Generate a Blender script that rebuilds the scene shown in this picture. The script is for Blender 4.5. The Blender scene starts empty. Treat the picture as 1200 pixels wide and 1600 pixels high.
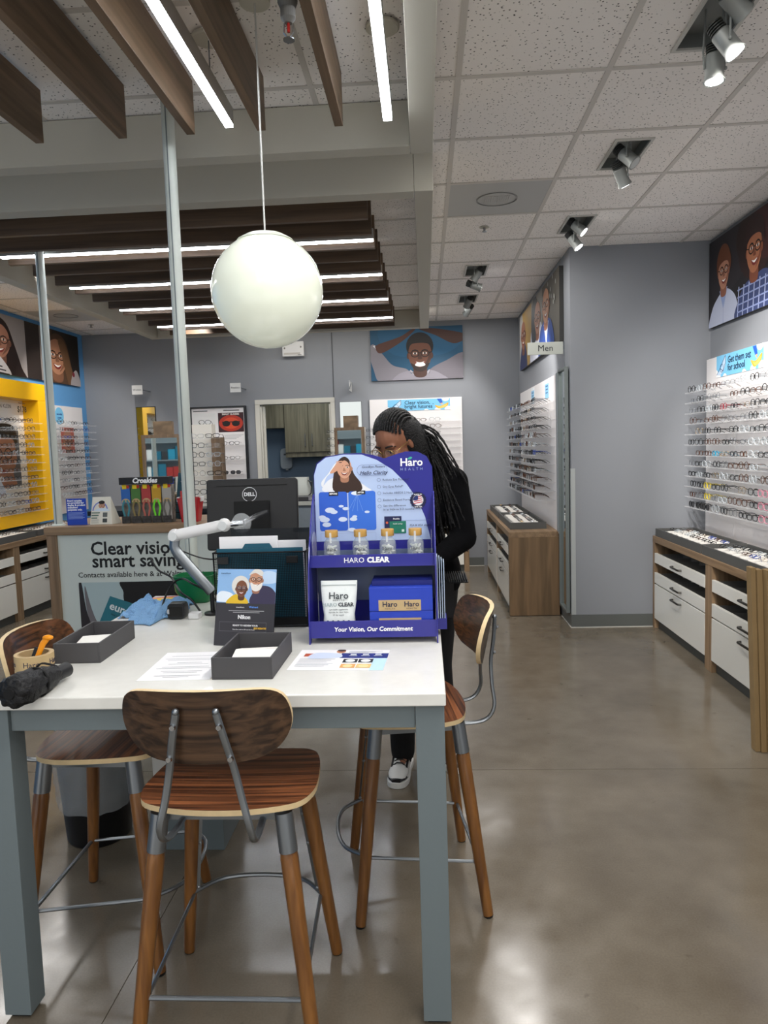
import bpy, bmesh, math, random
from mathutils import Vector, Matrix, Euler
random.seed(7)
PI = math.pi
sc = bpy.context.scene
COL = sc.collection
# ---------------------------------------------------------------- camera (metres; x right, y into the shop, z up)
CAM_Z = 1.5108; FPX = 1134.87; PITCH = 0.08969; YAW = 0.05864; ROLL = -0.03109
_cy, _sy, _cp, _sp, _cr, _sr = math.cos(YAW), math.sin(YAW), math.cos(PITCH), math.sin(PITCH), math.cos(ROLL), math.sin(ROLL)
_f = Vector((-_sy*_cp, _cy*_cp, -_sp)); _r0 = Vector((_cy, _sy, 0)); _u0 = _r0.cross(_f)
_r = _cr*_r0 + _sr*_u0; _u = -_sr*_r0 + _cr*_u0
cam_d = bpy.data.cameras.new('camera'); cam = bpy.data.objects.new('camera', cam_d); COL.objects.link(cam)
cam.matrix_world = Matrix(((_r.x, _u.x, -_f.x, 0), (_r.y, _u.y, -_f.y, 0), (_r.z, _u.z, -_f.z, CAM_Z), (0, 0, 0, 1)))
cam_d.sensor_fit = 'VERTICAL'; cam_d.sensor_height = 32.0; cam_d.lens = FPX/1600*32.0
cam_d.clip_start = 0.05; cam_d.clip_end = 60
sc.camera = cam
# ---------------------------------------------------------------- world, lamps, exposure
w = bpy.data.worlds.new('store_air'); sc.world = w; w.use_nodes = True
w.node_tree.nodes['Background'].inputs[0].default_value = (1.0, 0.985, 0.96, 1)
w.node_tree.nodes['Background'].inputs[1].default_value = 0.92
sc.view_settings.view_transform = 'Standard'; sc.view_settings.look = 'None'
sc.view_settings.exposure = 0.45; sc.view_settings.gamma = 1.0; sc.view_settings.use_curve_mapping = False
def area(name, loc, sx, sy, power, rot=(0, 0, 0), col=(1, .97, .93)):
    l = bpy.data.lights.new(name, 'AREA'); l.shape = 'RECTANGLE'; l.size = sx; l.size_y = sy; l.energy = power; l.color = col
    o = bpy.data.objects.new(name, l); o.location = loc; o.rotation_euler = rot; COL.objects.link(o); return o
area('store_light_behind', (0.6, -2.2, 3.4), 5, 2.5, 45, (math.radians(25), 0, 0))
area('aisle_fill', (0.65, 4.6, 2.98), 0.3, 3.0, 26)  # added fill over the right aisle; no ceiling fixture hangs here
area('aisle_fill', (0.65, 1.2, 2.98), 0.3, 2.0, 34)  # same added fill, nearer the camera
area('left_aisle_fill', (-3.5, 5.0, 2.98), 0.4, 4.0, 35)  # added fill to brighten the blue wall side, not a fixture
area('back_fill', (-0.6, 8.35, 2.98), 3.0, 0.3, 14)  # added fill in front of the back wall, no lamp there
area('room_light', (-1.6, 9.7, 2.35), 0.9, 0.5, 7, (0, 0, 0), (.95, 1, .97))
def spot(name, loc, target, power, ang=60, blend=.6):
    l = bpy.data.lights.new(name, 'SPOT'); l.energy = power; l.spot_size = math.radians(ang); l.spot_blend = blend
    l.shadow_soft_size = .03; l.color = (1, .96, .92)
    o = bpy.data.objects.new(name, l); o.location = loc; COL.objects.link(o)
    o.rotation_euler = (Vector(target)-Vector(loc)).to_track_quat('-Z', 'Y').to_euler(); return o
spot('wall_spot', (1.05, 2.55, 2.83), (2.22, 4.6, 1.7), 170, 58)
spot('wall_spot', (1.05, 3.85, 2.83), (2.22, 4.95, 1.7), 140, 46)
spot('wall_spot', (.48, 6.4, 2.83), (1.16, 7.3, 1.5), 70, 75)
spot('wall_spot', (.48, 7.6, 2.83), (0.0, 8.95, 1.5), 60, 75)
spot('wall_spot', (-3.0, 5.6, 2.95), (-4.2, 7.0, 1.6), 90, 80)
spot('wall_spot', (-3.1, 7.3, 2.95), (-4.2, 8.4, 1.6), 60, 75)
spot('wall_spot', (-2.4, 7.6, 2.95), (-2.6, 8.98, 1.5), 28, 75)
# ---------------------------------------------------------------- materials
def lin(h):
    h = h.lstrip('#'); v = [int(h[i:i+2], 16)/255 for i in (0, 2, 4)]
    return tuple(c/12.92 if c <= .04045 else ((c+.055)/1.055)**2.4 for c in v)+(1,)
_M = {}
def mat(name, hexc, rough=.5, metal=0, emit=0, alpha=1, coat=0, trans=0, bump=0, bscale=60, var=0, vscale=6, ior=1.45, spec=.5):
    if name in _M: return _M[name]
    m = bpy.data.materials.new(name); m.use_nodes = True; nt = m.node_tree; b = nt.nodes['Principled BSDF']
    b.inputs['Base Color'].default_value = lin(hexc); b.inputs['Roughness'].default_value = rough
    b.inputs['Metallic'].default_value = metal; b.inputs['Alpha'].default_value = alpha
    b.inputs['Transmission Weight'].default_value = trans; b.inputs['Coat Weight'].default_value = coat
    b.inputs['IOR'].default_value = ior; b.inputs['Specular IOR Level'].default_value = spec
    if emit:
        b.inputs['Emission Color'].default_value = lin(hexc); b.inputs['Emission Strength'].default_value = emit
    if bump or var:
        tc = nt.nodes.new('ShaderNodeTexCoord')
    if bump:
        n = nt.nodes.new('ShaderNodeTexNoise'); n.inputs['Scale'].default_value = bscale; n.inputs['Detail'].default_value = 4
        bp = nt.nodes.new('ShaderNodeBump'); bp.inputs['Strength'].default_value = bump; bp.inputs['Distance'].default_value = .01
        nt.links.new(tc.outputs['Object'], n.inputs['Vector']); nt.links.new(n.outputs['Fac'], bp.inputs['Height']); nt.links.new(bp.outputs['Normal'], b.inputs['Normal'])
    if var:
        n = nt.nodes.new('ShaderNodeTexNoise'); n.inputs['Scale'].default_value = vscale; n.inputs['Detail'].default_value = 6
        r = nt.nodes.new('ShaderNodeMapRange'); r.inputs['From Min'].default_value = .3; r.inputs['From Max'].default_value = .7
        r.inputs['To Min'].default_value = 1-var; r.inputs['To Max'].default_value = 1+var
        mx = nt.nodes.new('ShaderNodeVectorMath'); mx.operation = 'SCALE'; mx.inputs[0].default_value = lin(hexc)[:3]
        nt.links.new(tc.outputs['Object'], n.inputs['Vector']); nt.links.new(n.outputs['Fac'], r.inputs['Value'])
        nt.links.new(r.outputs['Result'], mx.inputs['Scale']); nt.links.new(mx.outputs['Vector'], b.inputs['Base Color'])
    _M[name] = m; return m
def wood(name, dark, light, scale=(2, 30, 30), rough=.45, bands=1.0, lo=.35, hi=.65, dist=.6, coat=0):
    if name in _M: return _M[name]
    m = bpy.data.materials.new(name); m.use_nodes = True; nt = m.node_tree; b = nt.nodes['Principled BSDF']
    tc = nt.nodes.new('ShaderNodeTexCoord'); mp = nt.nodes.new('ShaderNodeMapping'); mp.inputs['Scale'].default_value = scale
    n = nt.nodes.new('ShaderNodeTexNoise'); n.inputs['Scale'].default_value = bands; n.inputs['Detail'].default_value = 8; n.inputs['Distortion'].default_value = dist
    cr = nt.nodes.new('ShaderNodeValToRGB'); cr.color_ramp.elements[0].position = lo; cr.color_ramp.elements[1].position = hi
    cr.color_ramp.elements[0].color = lin(dark); cr.color_ramp.elements[1].color = lin(light)
    L = nt.links.new
    L(tc.outputs['Object'], mp.inputs['Vector']); L(mp.outputs['Vector'], n.inputs['Vector']); L(n.outputs['Fac'], cr.inputs['Fac']); L(cr.outputs['Color'], b.inputs['Base Color'])
    b.inputs['Roughness'].default_value = rough; b.inputs['Coat Weight'].default_value = coat
    bp = nt.nodes.new('ShaderNodeBump'); bp.inputs['Strength'].default_value = .15; bp.inputs['Distance'].default_value = .003
    L(n.outputs['Fac'], bp.inputs['Height']); L(bp.outputs['Normal'], b.inputs['Normal'])
    _M[name] = m; return m
def tile_mat():
    m = bpy.data.materials.new('mineral_tile'); m.use_nodes = True; nt = m.node_tree; b = nt.nodes['Principled BSDF']; L = nt.links.new
    tc = nt.nodes.new('ShaderNodeTexCoord'); g = nt.nodes.new('ShaderNodeNewGeometry')
    vo = nt.nodes.new('ShaderNodeTexVoronoi'); vo.inputs['Scale'].default_value = 62
    no = nt.nodes.new('ShaderNodeTexNoise'); no.inputs['Scale'].default_value = 95; no.inputs['Detail'].default_value = 3
    L(g.outputs['Position'], vo.inputs['Vector']); L(g.outputs['Position'], no.inputs['Vector'])
    r1 = nt.nodes.new('ShaderNodeValToRGB'); r1.color_ramp.elements[0].position = .17; r1.color_ramp.elements[1].position = .25
    r1.color_ramp.elements[0].color = (0, 0, 0, 1)
    r2 = nt.nodes.new('ShaderNodeValToRGB'); r2.color_ramp.elements[0].position = .42; r2.color_ramp.elements[1].position = .50
    r2.color_ramp.elements[0].color = (1, 1, 1, 1); r2.color_ramp.elements[1].color = (0, 0, 0, 1)
    L(vo.outputs['Distance'], r1.inputs['Fac']); L(no.outputs['Fac'], r2.inputs['Fac'])
    mx = nt.nodes.new('ShaderNodeMath'); mx.operation = 'MAXIMUM'; L(r1.outputs['Color'], mx.inputs[0]); L(r2.outputs['Color'], mx.inputs[1])
    mc = nt.nodes.new('ShaderNodeMix'); mc.data_type = 'RGBA'; mc.inputs[6].default_value = lin('#4a4540'); mc.inputs[7].default_value = lin('#f1ece7')
    L(mx.outputs[0], mc.inputs[0]); L(mc.outputs[2], b.inputs['Base Color'])
    bp = nt.nodes.new('ShaderNodeBump'); bp.inputs['Strength'].default_value = .4; bp.inputs['Distance'].default_value = .002
    L(mx.outputs[0], bp.inputs['Height']); L(bp.outputs['Normal'], b.inputs['Normal']); b.inputs['Roughness'].default_value = .9
    return m
def floor_mat():
    m = bpy.data.materials.new('polished_concrete'); m.use_nodes = True; nt = m.node_tree; b = nt.nodes['Principled BSDF']; L = nt.links.new
    g = nt.nodes.new('ShaderNodeNewGeometry')
    def noise(s, d, ds=0):
        n = nt.nodes.new('ShaderNodeTexNoise'); n.inputs['Scale'].default_value = s; n.inputs['Detail'].default_value = d; n.inputs['Distortion'].default_value = ds
        L(g.outputs['Position'], n.inputs['Vector']); return n
    n1 = noise(.9, 5, .8); n2 = noise(6, 8); n3 = noise(160, 2)
    cr = nt.nodes.new('ShaderNodeValToRGB'); e = cr.color_ramp.elements
    e[0].position = .3; e[0].color = lin('#60574a'); e[1].position = .72; e[1].color = lin('#83796a')
    ad = nt.nodes.new('ShaderNodeMath'); ad.operation = 'MULTIPLY_ADD'; ad.inputs[1].default_value = .35
    L(n2.outputs['Fac'], ad.inputs[0]); 
    s2 = nt.nodes.new('ShaderNodeMath'); s2.operation = 'MULTIPLY'; s2.inputs[1].default_value = .65; L(n1.outputs['Fac'], s2.inputs[0]); L(s2.outputs[0], ad.inputs[2])
    L(ad.outputs[0], cr.inputs['Fac'])
    # fine aggregate fleck and a few darker stains
    r3 = nt.nodes.new('ShaderNodeMapRange'); r3.inputs['From Min'].default_value = .3; r3.inputs['From Max'].default_value = .7; r3.inputs['To Min'].default_value = .93; r3.inputs['To Max'].default_value = 1.06
    L(n3.outputs['Fac'], r3.inputs['Value'])
    n4 = noise(14, 2); r4 = nt.nodes.new('ShaderNodeMapRange'); r4.inputs['From Min'].default_value = .22; r4.inputs['From Max'].default_value = .30; r4.inputs['To Min'].default_value = .72; r4.inputs['To Max'].default_value = 1
    L(n4.outputs['Fac'], r4.inputs['Value'])
    mm = nt.nodes.new('ShaderNodeMath'); mm.operation = 'MULTIPLY'; L(r3.outputs['Result'], mm.inputs[0]); L(r4.outputs['Result'], mm.inputs[1])
    sc_ = nt.nodes.new('ShaderNodeVectorMath'); sc_.operation = 'SCALE'; L(cr.outputs['Color'], sc_.inputs[0]); L(mm.outputs[0], sc_.inputs['Scale'])
    L(sc_.outputs['Vector'], b.inputs['Base Color'])
    rr = nt.nodes.new('ShaderNodeMapRange'); rr.inputs['From Min'].default_value = .3; rr.inputs['From Max'].default_value = .7; rr.inputs['To Min'].default_value = .10; rr.inputs['To Max'].default_value = .24
    L(n2.outputs['Fac'], rr.inputs['Value']); L(rr.outputs['Result'], b.inputs['Roughness']); b.inputs['Specular IOR Level'].default_value = .7
    return m
WALL = mat('grey_paint', '#8b8e93', .75, bump=.05, bscale=200)
BLUEW = mat('blue_paint', '#5f9bd0', .7); CEILW = mat('soffit_paint', '#bcb8ab', .7); TBAR = mat('grid_enamel', '#cbc6bf', .6)
TILE = tile_mat(); FLOOR = floor_mat()
LAM = wood('cabinet_laminate', '#6f5a42', '#94795a', (1.2, 1.2, 1.2), .5, 6)
LAMV = wood('cabinet_laminate_upright', '#6a553d', '#90755a', (22, 22, 1.2), .5, 1.2)
LAMH = wood('cabinet_laminate_level', '#7a6248', '#a08465', (25, 1.2, 25), .5, 1.2)
LAMX = wood('cabinet_laminate_across', '#7a6248', '#957a5c', (1.2, 25, 25), .5, 1.2)
SLATY = wood('slat_veneer', '#56442f', '#77604a', (20, 1.0, 20), .5, 1.2)
SLATX = wood('slat_veneer_across', '#4c3b2c', '#68523e', (1.0, 20, 20), .5, 1.2)
WALN = wood('walnut_veneer', '#33200f', '#6d4427', (1.5, 55, 55), .35, 1.3, .36, .66, .8, .3)
WALS = wood('walnut_veneer_lit', '#43200f', '#a2623a', (1.3, 55, 55), .35, 1.3, .36, .68, .8, .3)  # lit copy of the walnut: brightness of the seat put into the colour
WALB = wood('walnut_veneer_back', '#2b1c12', '#5d4430', (1.5, 45, 45), .4, 1.3, .36, .68, .6, .2)
LEGW = wood('stained_beech', '#5f3917', '#8d5d2a', (30, 30, 2.0), .35, 1.5, .3, .7, .5, .3)
PLY = mat('birch_edge', '#dcc396', .5, var=.06, vscale=40)
STEEL = mat('brushed_steel', '#8d9296', .35, .9); CHROME = mat('chrome', '#c9cccf', .15, 1); SLATE = mat('slate_paint', '#6f7a7d', .45, bump=.03, bscale=80)
QUARTZ = mat('white_quartz', '#e4e3dc', .22, var=.03, vscale=25, coat=.2); WHITE = mat('white_lacquer', '#e8e6dd', .25, coat=.4)
WPLAS = mat('white_plastic', '#dedede', .4); PAPER = mat('white_paper', '#f0eff0', .8); GREYB = mat('charcoal_board', '#4b4a4c', .6)
BLACKP = mat('black_plastic', '#101114', .4); BLACKM = mat('matte_black', '#0b0b0c', .8); KICK = mat('dark_kick', '#4a4c49', .5)
PEG = mat('white_slatwall', '#e9e5e4', .45); POLE = mat('pole_enamel', '#c2c8c1', .45)
HAND = mat('dark_handle', '#55534f', .35, .8)
def acrylic():
    m = mat('clear_acrylic', '#ffffff', .08, alpha=.16); return m
ACR = acrylic(); LENS = mat('clear_lens', '#dfe7ea', .05, alpha=.10); DLENS = mat('dark_lens', '#15110f', .08, alpha=.92)
MIRROR = mat('mirror_glass', '#d5dcdc', .02, 1)
def flat(hexc): return mat('print_'+hexc.lstrip('#'), hexc, .55)
# ---------------------------------------------------------------- mesh helpers
class MB:
    def __init__(s): s.v = []; s.f = []; s.m = []
    def add(s, vs, fs, m=0):
        o = len(s.v); s.v += [tuple(p) for p in vs]; s.f += [tuple(i+o for i in f) for f in fs]; s.m += [m]*len(fs); return s
    def box(s, a, b, m=0):
        x0, y0, z0 = [min(a[i], b[i]) for i in range(3)]; x1, y1, z1 = [max(a[i], b[i]) for i in range(3)]
        return s.add([(x0,y0,z0),(x1,y0,z0),(x1,y1,z0),(x0,y1,z0),(x0,y0,z1),(x1,y0,z1),(x1,y1,z1),(x0,y1,z1)],
                     [(0,3,2,1),(4,5,6,7),(0,1,5,4),(1,2,6,5),(2,3,7,6),(3,0,4,7)], m)
    def rings(s, R, m=0, cap=True, closed=False):
        n = len(R[0]); vs = [p for r in R for p in r]; fs = []
        k = len(R)
        for i in range(k if closed else k-1):
            j = (i+1) % k
            for a in range(n):
                b = (a+1) % n; fs.append((i*n+a, i*n+b, j*n+b, j*n+a))
        if cap and not closed: fs += [tuple(reversed(range(n))), tuple(range((k-1)*n, k*n))]
        return s.add(vs, fs, m)
    def tube(s, pts, r, n=8, m=0, cap=True, closed=False, flat=1.0):
        P = [Vector(p) for p in pts]; R = []; rr = r if isinstance(r, (list, tuple)) else [r]*len(P)
        up = None
        for i, p in enumerate(P):
            if closed: t = P[(i+1) % len(P)]-P[i-1]
            else: t = P[min(i+1, len(P)-1)]-P[max(i-1, 0)]
            t.normalize()
            if up is None: up = Vector((0, 0, 1)) if abs(t.z) < .9 else Vector((0, 1, 0))
            a = t.cross(up).normalized(); b = a.cross(t).normalized(); up = b
            R.append([p+rr[i]*(math.cos(2*PI*k/n)*a+math.sin(2*PI*k/n)*b*flat) for k in range(n)])
        return s.rings(R, m, cap, closed)
    def cyl(s, p0, p1, r0, r1=None, n=16, m=0): return s.tube([p0, p1], [r0, r0 if r1 is None else r1], n, m)
    def lathe(s, prof, n=24, c=(0, 0, 0), m=0, cap=True):
        return s.rings([[(c[0]+r*math.cos(2*PI*k/n), c[1]+r*math.sin(2*PI*k/n), c[2]+z) for k in range(n)] for r, z in prof], m, cap)
    def sph(s, c, r, n=12, k=8, m=0):
        r = (r, r, r) if not isinstance(r, (tuple, list)) else r
        R = [[(c[0]+r[0]*math.sin(t)*math.cos(2*PI*a/n), c[1]+r[1]*math.sin(t)*math.sin(2*PI*a/n), c[2]-r[2]*math.cos(t)) for a in range(n)] for t in [PI*(j+.02*(j == 0)-.02*(j == k))/k for j in range(k+1)]]
        return s.rings(R, m)
    def prism(s, poly, z0, z1, m=0, ax='z'):
        f = {'z': lambda x, y, z: (x, y, z), 'y': lambda x, y, z: (x, z, y), 'x': lambda x, y, z: (z, x, y)}[ax]
        return s.rings([[f(x, y, z0) for x, y in poly], [f(x, y, z1) for x, y in poly]], m)
    def mesh(s, name, mats, smooth=False):
        me = bpy.data.meshes.new(name); me.from_pydata(s.v, [], s.f)
        for x in (mats if isinstance(mats, (list, tuple)) else [mats]): me.materials.append(x)
        me.polygons.foreach_set('material_index', s.m)
        bm = bmesh.new(); bm.from_mesh(me); bmesh.ops.recalc_face_normals(bm, faces=bm.faces); bm.to_mesh(me); bm.free()
        if smooth:
            me.polygons.foreach_set('use_smooth', [True]*len(me.polygons))
            try: me.set_sharp_from_angle(angle=math.radians(40))
            except Exception: pass
        return me
    def obj(s, name, mats, parent=None, smooth=False, bev=0, seg=2, loc=None):
        o = bpy.data.objects.new(name, s.mesh(name, mats, smooth)); COL.objects.link(o)
        if parent: o.parent = parent
        if loc: o.location = loc
        if bev:
            b = o.modifiers.new('bevel', 'BEVEL'); b.width = bev; b.segments = seg; b.limit_method = 'ANGLE'; b.angle_limit = math.radians(50)
        return o
def tag(o, label, cat, group=None, kind=None):
    o['label'] = label; o['category'] = cat
    if group: o['group'] = group
    if kind: o['kind'] = kind
    return o
def thing(name, label, cat, loc=(0, 0, 0), rz=0, group=None, M=None):
    o = bpy.data.objects.new(name, None); COL.objects.link(o); o.empty_display_size = .05
    if M is not None: o.matrix_world = M
    else: o.location = loc; o.rotation_euler = (0, 0, rz)
    return tag(o, label, cat, group)
def struct(o): o['kind'] = 'structure'; return o
def face(origin, side):
    """frame for things on a wall: local x = viewer's right, y = up, z = out of the wall"""
    ax = {'back': ((1,0,0),(0,0,1),(0,-1,0)), 'right': ((0,-1,0),(0,0,1),(-1,0,0)), 'left': ((0,1,0),(0,0,1),(1,0,0)), 'top': ((1,0,0),(0,1,0),(0,0,1))}[side]
    m = Matrix.Identity(4)
    for c in range(3):
        for r in range(3): m[r][c] = ax[c][r]
    m.translation = Vector(origin); return m
def copytree(o, parent=None):
    c = o.copy(); COL.objects.link(c)
    if parent: c.parent = parent
    for ch in o.children: copytree(ch, c)
    return c
def rrect(w, h, r, n=5, cx=0, cy=0):
    P = []
    for (sx, sy, a0) in ((1, 1, 0), (-1, 1, 90), (-1, -1, 180), (1, -1, 270)):
        for k in range(n+1):
            a = math.radians(a0+90*k/n); P.append((cx+sx*(w/2-r)+r*math.cos(a), cy+sy*(h/2-r)+r*math.sin(a)))
    return P
def catmull(P, n=6, closed=True):
    Q = []; k = len(P)
    for i in range(k if closed else k-1):
        p0, p1, p2, p3 = (P[(i-1) % k] if closed or i > 0 else P[0]), P[i], P[(i+1) % k], (P[(i+2) % k] if closed or i+2 < k else P[-1])
        for j in range(n):
            t = j/n
            Q.append(tuple(.5*((2*b)+(-a+c)*t+(2*a-5*b+4*c-d)*t*t+(-a+3*b-3*c+d)*t**3) for a, b, c, d in zip(p0, p1, p2, p3)))
    if not closed: Q.append(tuple(P[-1]))
    return Q
_vf = None
def text(s, size, m, parent, x, y, z=.001, align='LEFT', name='lettering', bold=0, shear=0, ext=.0003, sx=1, rot=None, spacing=1):
    cu = bpy.data.curves.new(name, 'FONT'); cu.body = s; cu.size = size; cu.align_x = align; cu.align_y = 'CENTER'
    cu.offset = bold; cu.shear = shear; cu.extrude = ext; cu.resolution_u = 2; cu.space_character = spacing
    t = bpy.data.objects.new('tmp', cu); COL.objects.link(t)
    dg = bpy.context.evaluated_depsgraph_get(); me = bpy.data.meshes.new_from_object(t.evaluated_get(dg))
    bpy.data.objects.remove(t); bpy.data.curves.remove(cu)
    me.materials.clear(); me.materials.append(m); me.name = name
    o = bpy.data.objects.new(name, me); COL.objects.link(o); o.parent = parent; o.location = (x, y, z); o.scale = (sx, 1, 1)
    if rot: o.rotation_euler = rot
    return o
class Art:
    """flat print: coloured shapes in thin layers in a local x/y plane, clipped to w x h"""
    def __init__(s, w, h, z=0, step=.00008): s.w = w; s.h = h; s.z = z; s.step = step; s.mb = MB(); s.ms = []; s.idx = {}
    def mi(s, c):
        if c not in s.idx: s.idx[c] = len(s.ms); s.ms.append(flat(c))
        return s.idx[c]
    def poly(s, P, c, clip=True):
        if clip:
            for ax, lim, sg in ((0, 0, 1), (0, s.w, -1), (1, 0, 1), (1, s.h, -1)):
                Q = []
                for i in range(len(P)):
                    a, b = P[i-1], P[i]; da, db = sg*(a[ax]-lim), sg*(b[ax]-lim)
                    if (da >= 0) != (db >= 0):
                        t = da/(da-db); Q.append((a[0]+t*(b[0]-a[0]), a[1]+t*(b[1]-a[1])))
                    if db >= 0: Q.append(b)
                P = Q
                if len(P) < 3: return s
        s.z += s.step; s.mb.add([(x, y, s.z) for x, y in P], [tuple(range(len(P)))], s.mi(c)); return s
    def rect(s, x0, y0, x1, y1, c): return s.poly([(x0, y0), (x1, y0), (x1, y1), (x0, y1)], c)
    def ell(s, cx, cy, rx, ry, c, rot=0, n=26, a0=0, a1=360):
        cr, sr = math.cos(rot), math.sin(rot); P = []
        for k in range(n):
            a = math.radians(a0+(a1-a0)*k/(n if a1-a0 == 360 else n-1)); x, y = rx*math.cos(a), ry*math.sin(a); P.append((cx+x*cr-y*sr, cy+x*sr+y*cr))
        return s.poly(P, c)
    def blob(s, P, c): return s.poly(catmull(P, 5), c)
    def line(s, P, wd, c):
        for a, b in zip(P[:-1], P[1:]):
            d = Vector((b[0]-a[0], b[1]-a[1])); 
            if d.length < 1e-6: continue
            d.normalize(); n = Vector((-d.y, d.x))*wd/2; e = d*wd*.2
            s.poly([(a[0]-e.x+n.x, a[1]-e.y+n.y), (a[0]-e.x-n.x, a[1]-e.y-n.y), (b[0]+e.x-n.x, b[1]+e.y-n.y), (b[0]+e.x+n.x, b[1]+e.y+n.y)], c)
        return s
    def ring(s, cx, cy, rx, ry, wd, c, n=20, rot=0):
        s.z += s.step; P = []; cr, sr = math.cos(rot), math.sin(rot)
        for f in (0, 1):
            for k in range(n):
                a = 2*PI*k/n; x, y = (rx-f*wd)*math.cos(a), (ry-f*wd)*math.sin(a)
                P.append((min(max(cx+x*cr-y*sr, 0), s.w), min(max(cy+x*sr+y*cr, 0), s.h), s.z))
        s.mb.add(P, [(k, (k+1) % n, n+(k+1) % n, n+k) for k in range(n)], s.mi(c)); return s
    def face(s, cx, cy, R, skin, dark, hair, specs='#15100e', look=0, smile=True, a=1.0):
        """head of half height R at cx, cy; a squeezes the width"""
        w = R*.74*a
        s.blob([(cx-w*.45, cy-R*.5), (cx-w*.5, cy-R*1.35), (cx+w*.5, cy-R*1.35), (cx+w*.45, cy-R*.5)], dark)
        s.ell(cx-w*1.0, cy-R*.08, w*.14, R*.2, dark); s.ell(cx+w*1.0, cy-R*.08, w*.14, R*.2, dark)
        s.blob([(cx, cy+R), (cx+w*.75, cy+R*.7), (cx+w, cy+R*.05), (cx+w*.82, cy-R*.55), (cx+w*.3, cy-R*.97), (cx-w*.3, cy-R*.97), (cx-w*.82, cy-R*.55), (cx-w, cy+R*.05), (cx-w*.75, cy+R*.7)], skin)
        L = look*w*.2
        s.blob([(cx+w*.2, cy-R*.85), (cx+w*.95, cy-R*.3), (cx+w*.85, cy+R*.25), (cx+w*.65, cy-R*.3)], dark)
        for sg in (-1, 1):
            ex = cx+L+sg*w*.42
            s.ell(ex, cy+R*.08, w*.19, R*.07, '#e8e0da'); s.ell(ex, cy+R*.08, w*.09, R*.075, '#20140e')
            s.line([(ex-w*.24, cy+R*.24), (ex, cy+R*.3), (ex+w*.24, cy+R*.24)], R*.055, hair)
        s.blob([(cx+L-w*.04, cy+R*.05), (cx+L+w*.2, cy-R*.25), (cx+L, cy-R*.31), (cx+L-w*.2, cy-R*.25)], dark)
        if smile:
            s.blob([(cx+L-w*.45, cy-R*.42), (cx+L, cy-R*.5), (cx+L+w*.45, cy-R*.42), (cx+L+w*.2, cy-R*.68), (cx+L-w*.2, cy-R*.68)], '#7c2f2a')
            s.blob([(cx+L-w*.37, cy-R*.45), (cx+L, cy-R*.5), (cx+L+w*.37, cy-R*.45), (cx+L, cy-R*.6)], '#f4efe9')
        else:
            s.blob([(cx+L-w*.3, cy-R*.52), (cx+L, cy-R*.46), (cx+L+w*.3, cy-R*.52), (cx+L, cy-R*.62)], '#8c4640')
        if specs:
            for sg in (-1, 1): s.ring(cx+L+sg*w*.43, cy+R*.06, w*.37, R*.24, R*.06, specs)
            s.line([(cx+L-w*.1, cy+R*.1), (cx+L+w*.1, cy+R*.1)], R*.06, specs)
            for sg in (-1, 1): s.line([(cx+L+sg*w*.8, cy+R*.1), (cx+sg*w, cy+R*.14)], R*.05, specs)
        return s
    def obj(s, parent, name='print', loc=(0, 0, 0)): return s.mb.obj(name, s.ms, parent, loc=loc)
# ================================================================ setting
CZ = 3.008; XR = 2.235; XM = 1.16; XL = -4.24; YC = 5.87; YB = 9.0; Y0 = -1.2
fl = struct(MB().box((XL-.1, Y0, -.12), (XR+.1, 11, -.004)).obj('floor', FLOOR))
JX = [XL-.1, -.9, XR+.1]; JY = [Y0, 3.276, 6.9, 11]
for i in range(2):
    for j in range(3):
        MB().box((JX[i]+.0015, JY[j]+.0015, -.004), (JX[i+1]-.0015, JY[j+1]-.0015, 0)).obj('concrete_slab', FLOOR, fl)
# walls
def wallobj(name, m, *boxes):
    b = MB()
    for q in boxes: b.box(*q)
    return struct(b.obj(name, m))
DX0, DX1, DZ = -2.03, -1.15, 2.075
wallobj('wall_back', WALL, ((XL-.1, YB, 0), (DX0, YB+.12, CZ+.05)), ((DX1, YB, 0), (XM+.1, YB+.12, CZ+.05)), ((DX0, YB, DZ), (DX1, YB+.12, CZ+.05)))
wallobj('wall_left', BLUEW, ((XL-.12, Y0, 0), (XL, YB, CZ+.05)))
wallobj('wall_right', WALL, ((XR, Y0, 0), (XR+.12, YC, CZ+.05)))
wallobj('wall_column', WALL, ((XM, YC, 0), (XR+.12, YB+.12, CZ+.05)))
struct(MB().box((-1.108, YB-.006, 2.13), (-1.098, YB, CZ)).obj('trim_1', mat('seam_dark', '#4c4e52', .6)))
BASEB = mat('grey_vinyl_base', '#5f625f', .45); PALELINE = mat('pale_foot_line', '#c9c7bf', .6)
def baseb(name, a, b_, c0, c1):
    o = struct(MB().box(a, b_).obj(name, BASEB)); MB().box(c0, c1).obj('pale_line', PALELINE, o)  # thin pale line along the foot of the baseboard
baseb('baseboard_column', (XM-.008, YC-.008, .004), (1.80, YC, .105), (XM-.012, YC-.013, 0), (1.80, YC-.008, .006))
baseb('baseboard_men', (XM-.008, YC, .004), (XM, 6.27, .105), (XM-.013, YC, 0), (XM-.008, 6.27, .006))
baseb('baseboard_back', (.47, YB-.008, .004), (.70, YB, .105), (.47, YB-.013, 0), (.70, YB-.008, .006))
struct(MB().box((XR-.004, YC-2.9, 2.955), (XR, YC, CZ)).obj('trim_2', mat('shadow_angle', '#77797c', .6)))
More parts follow.
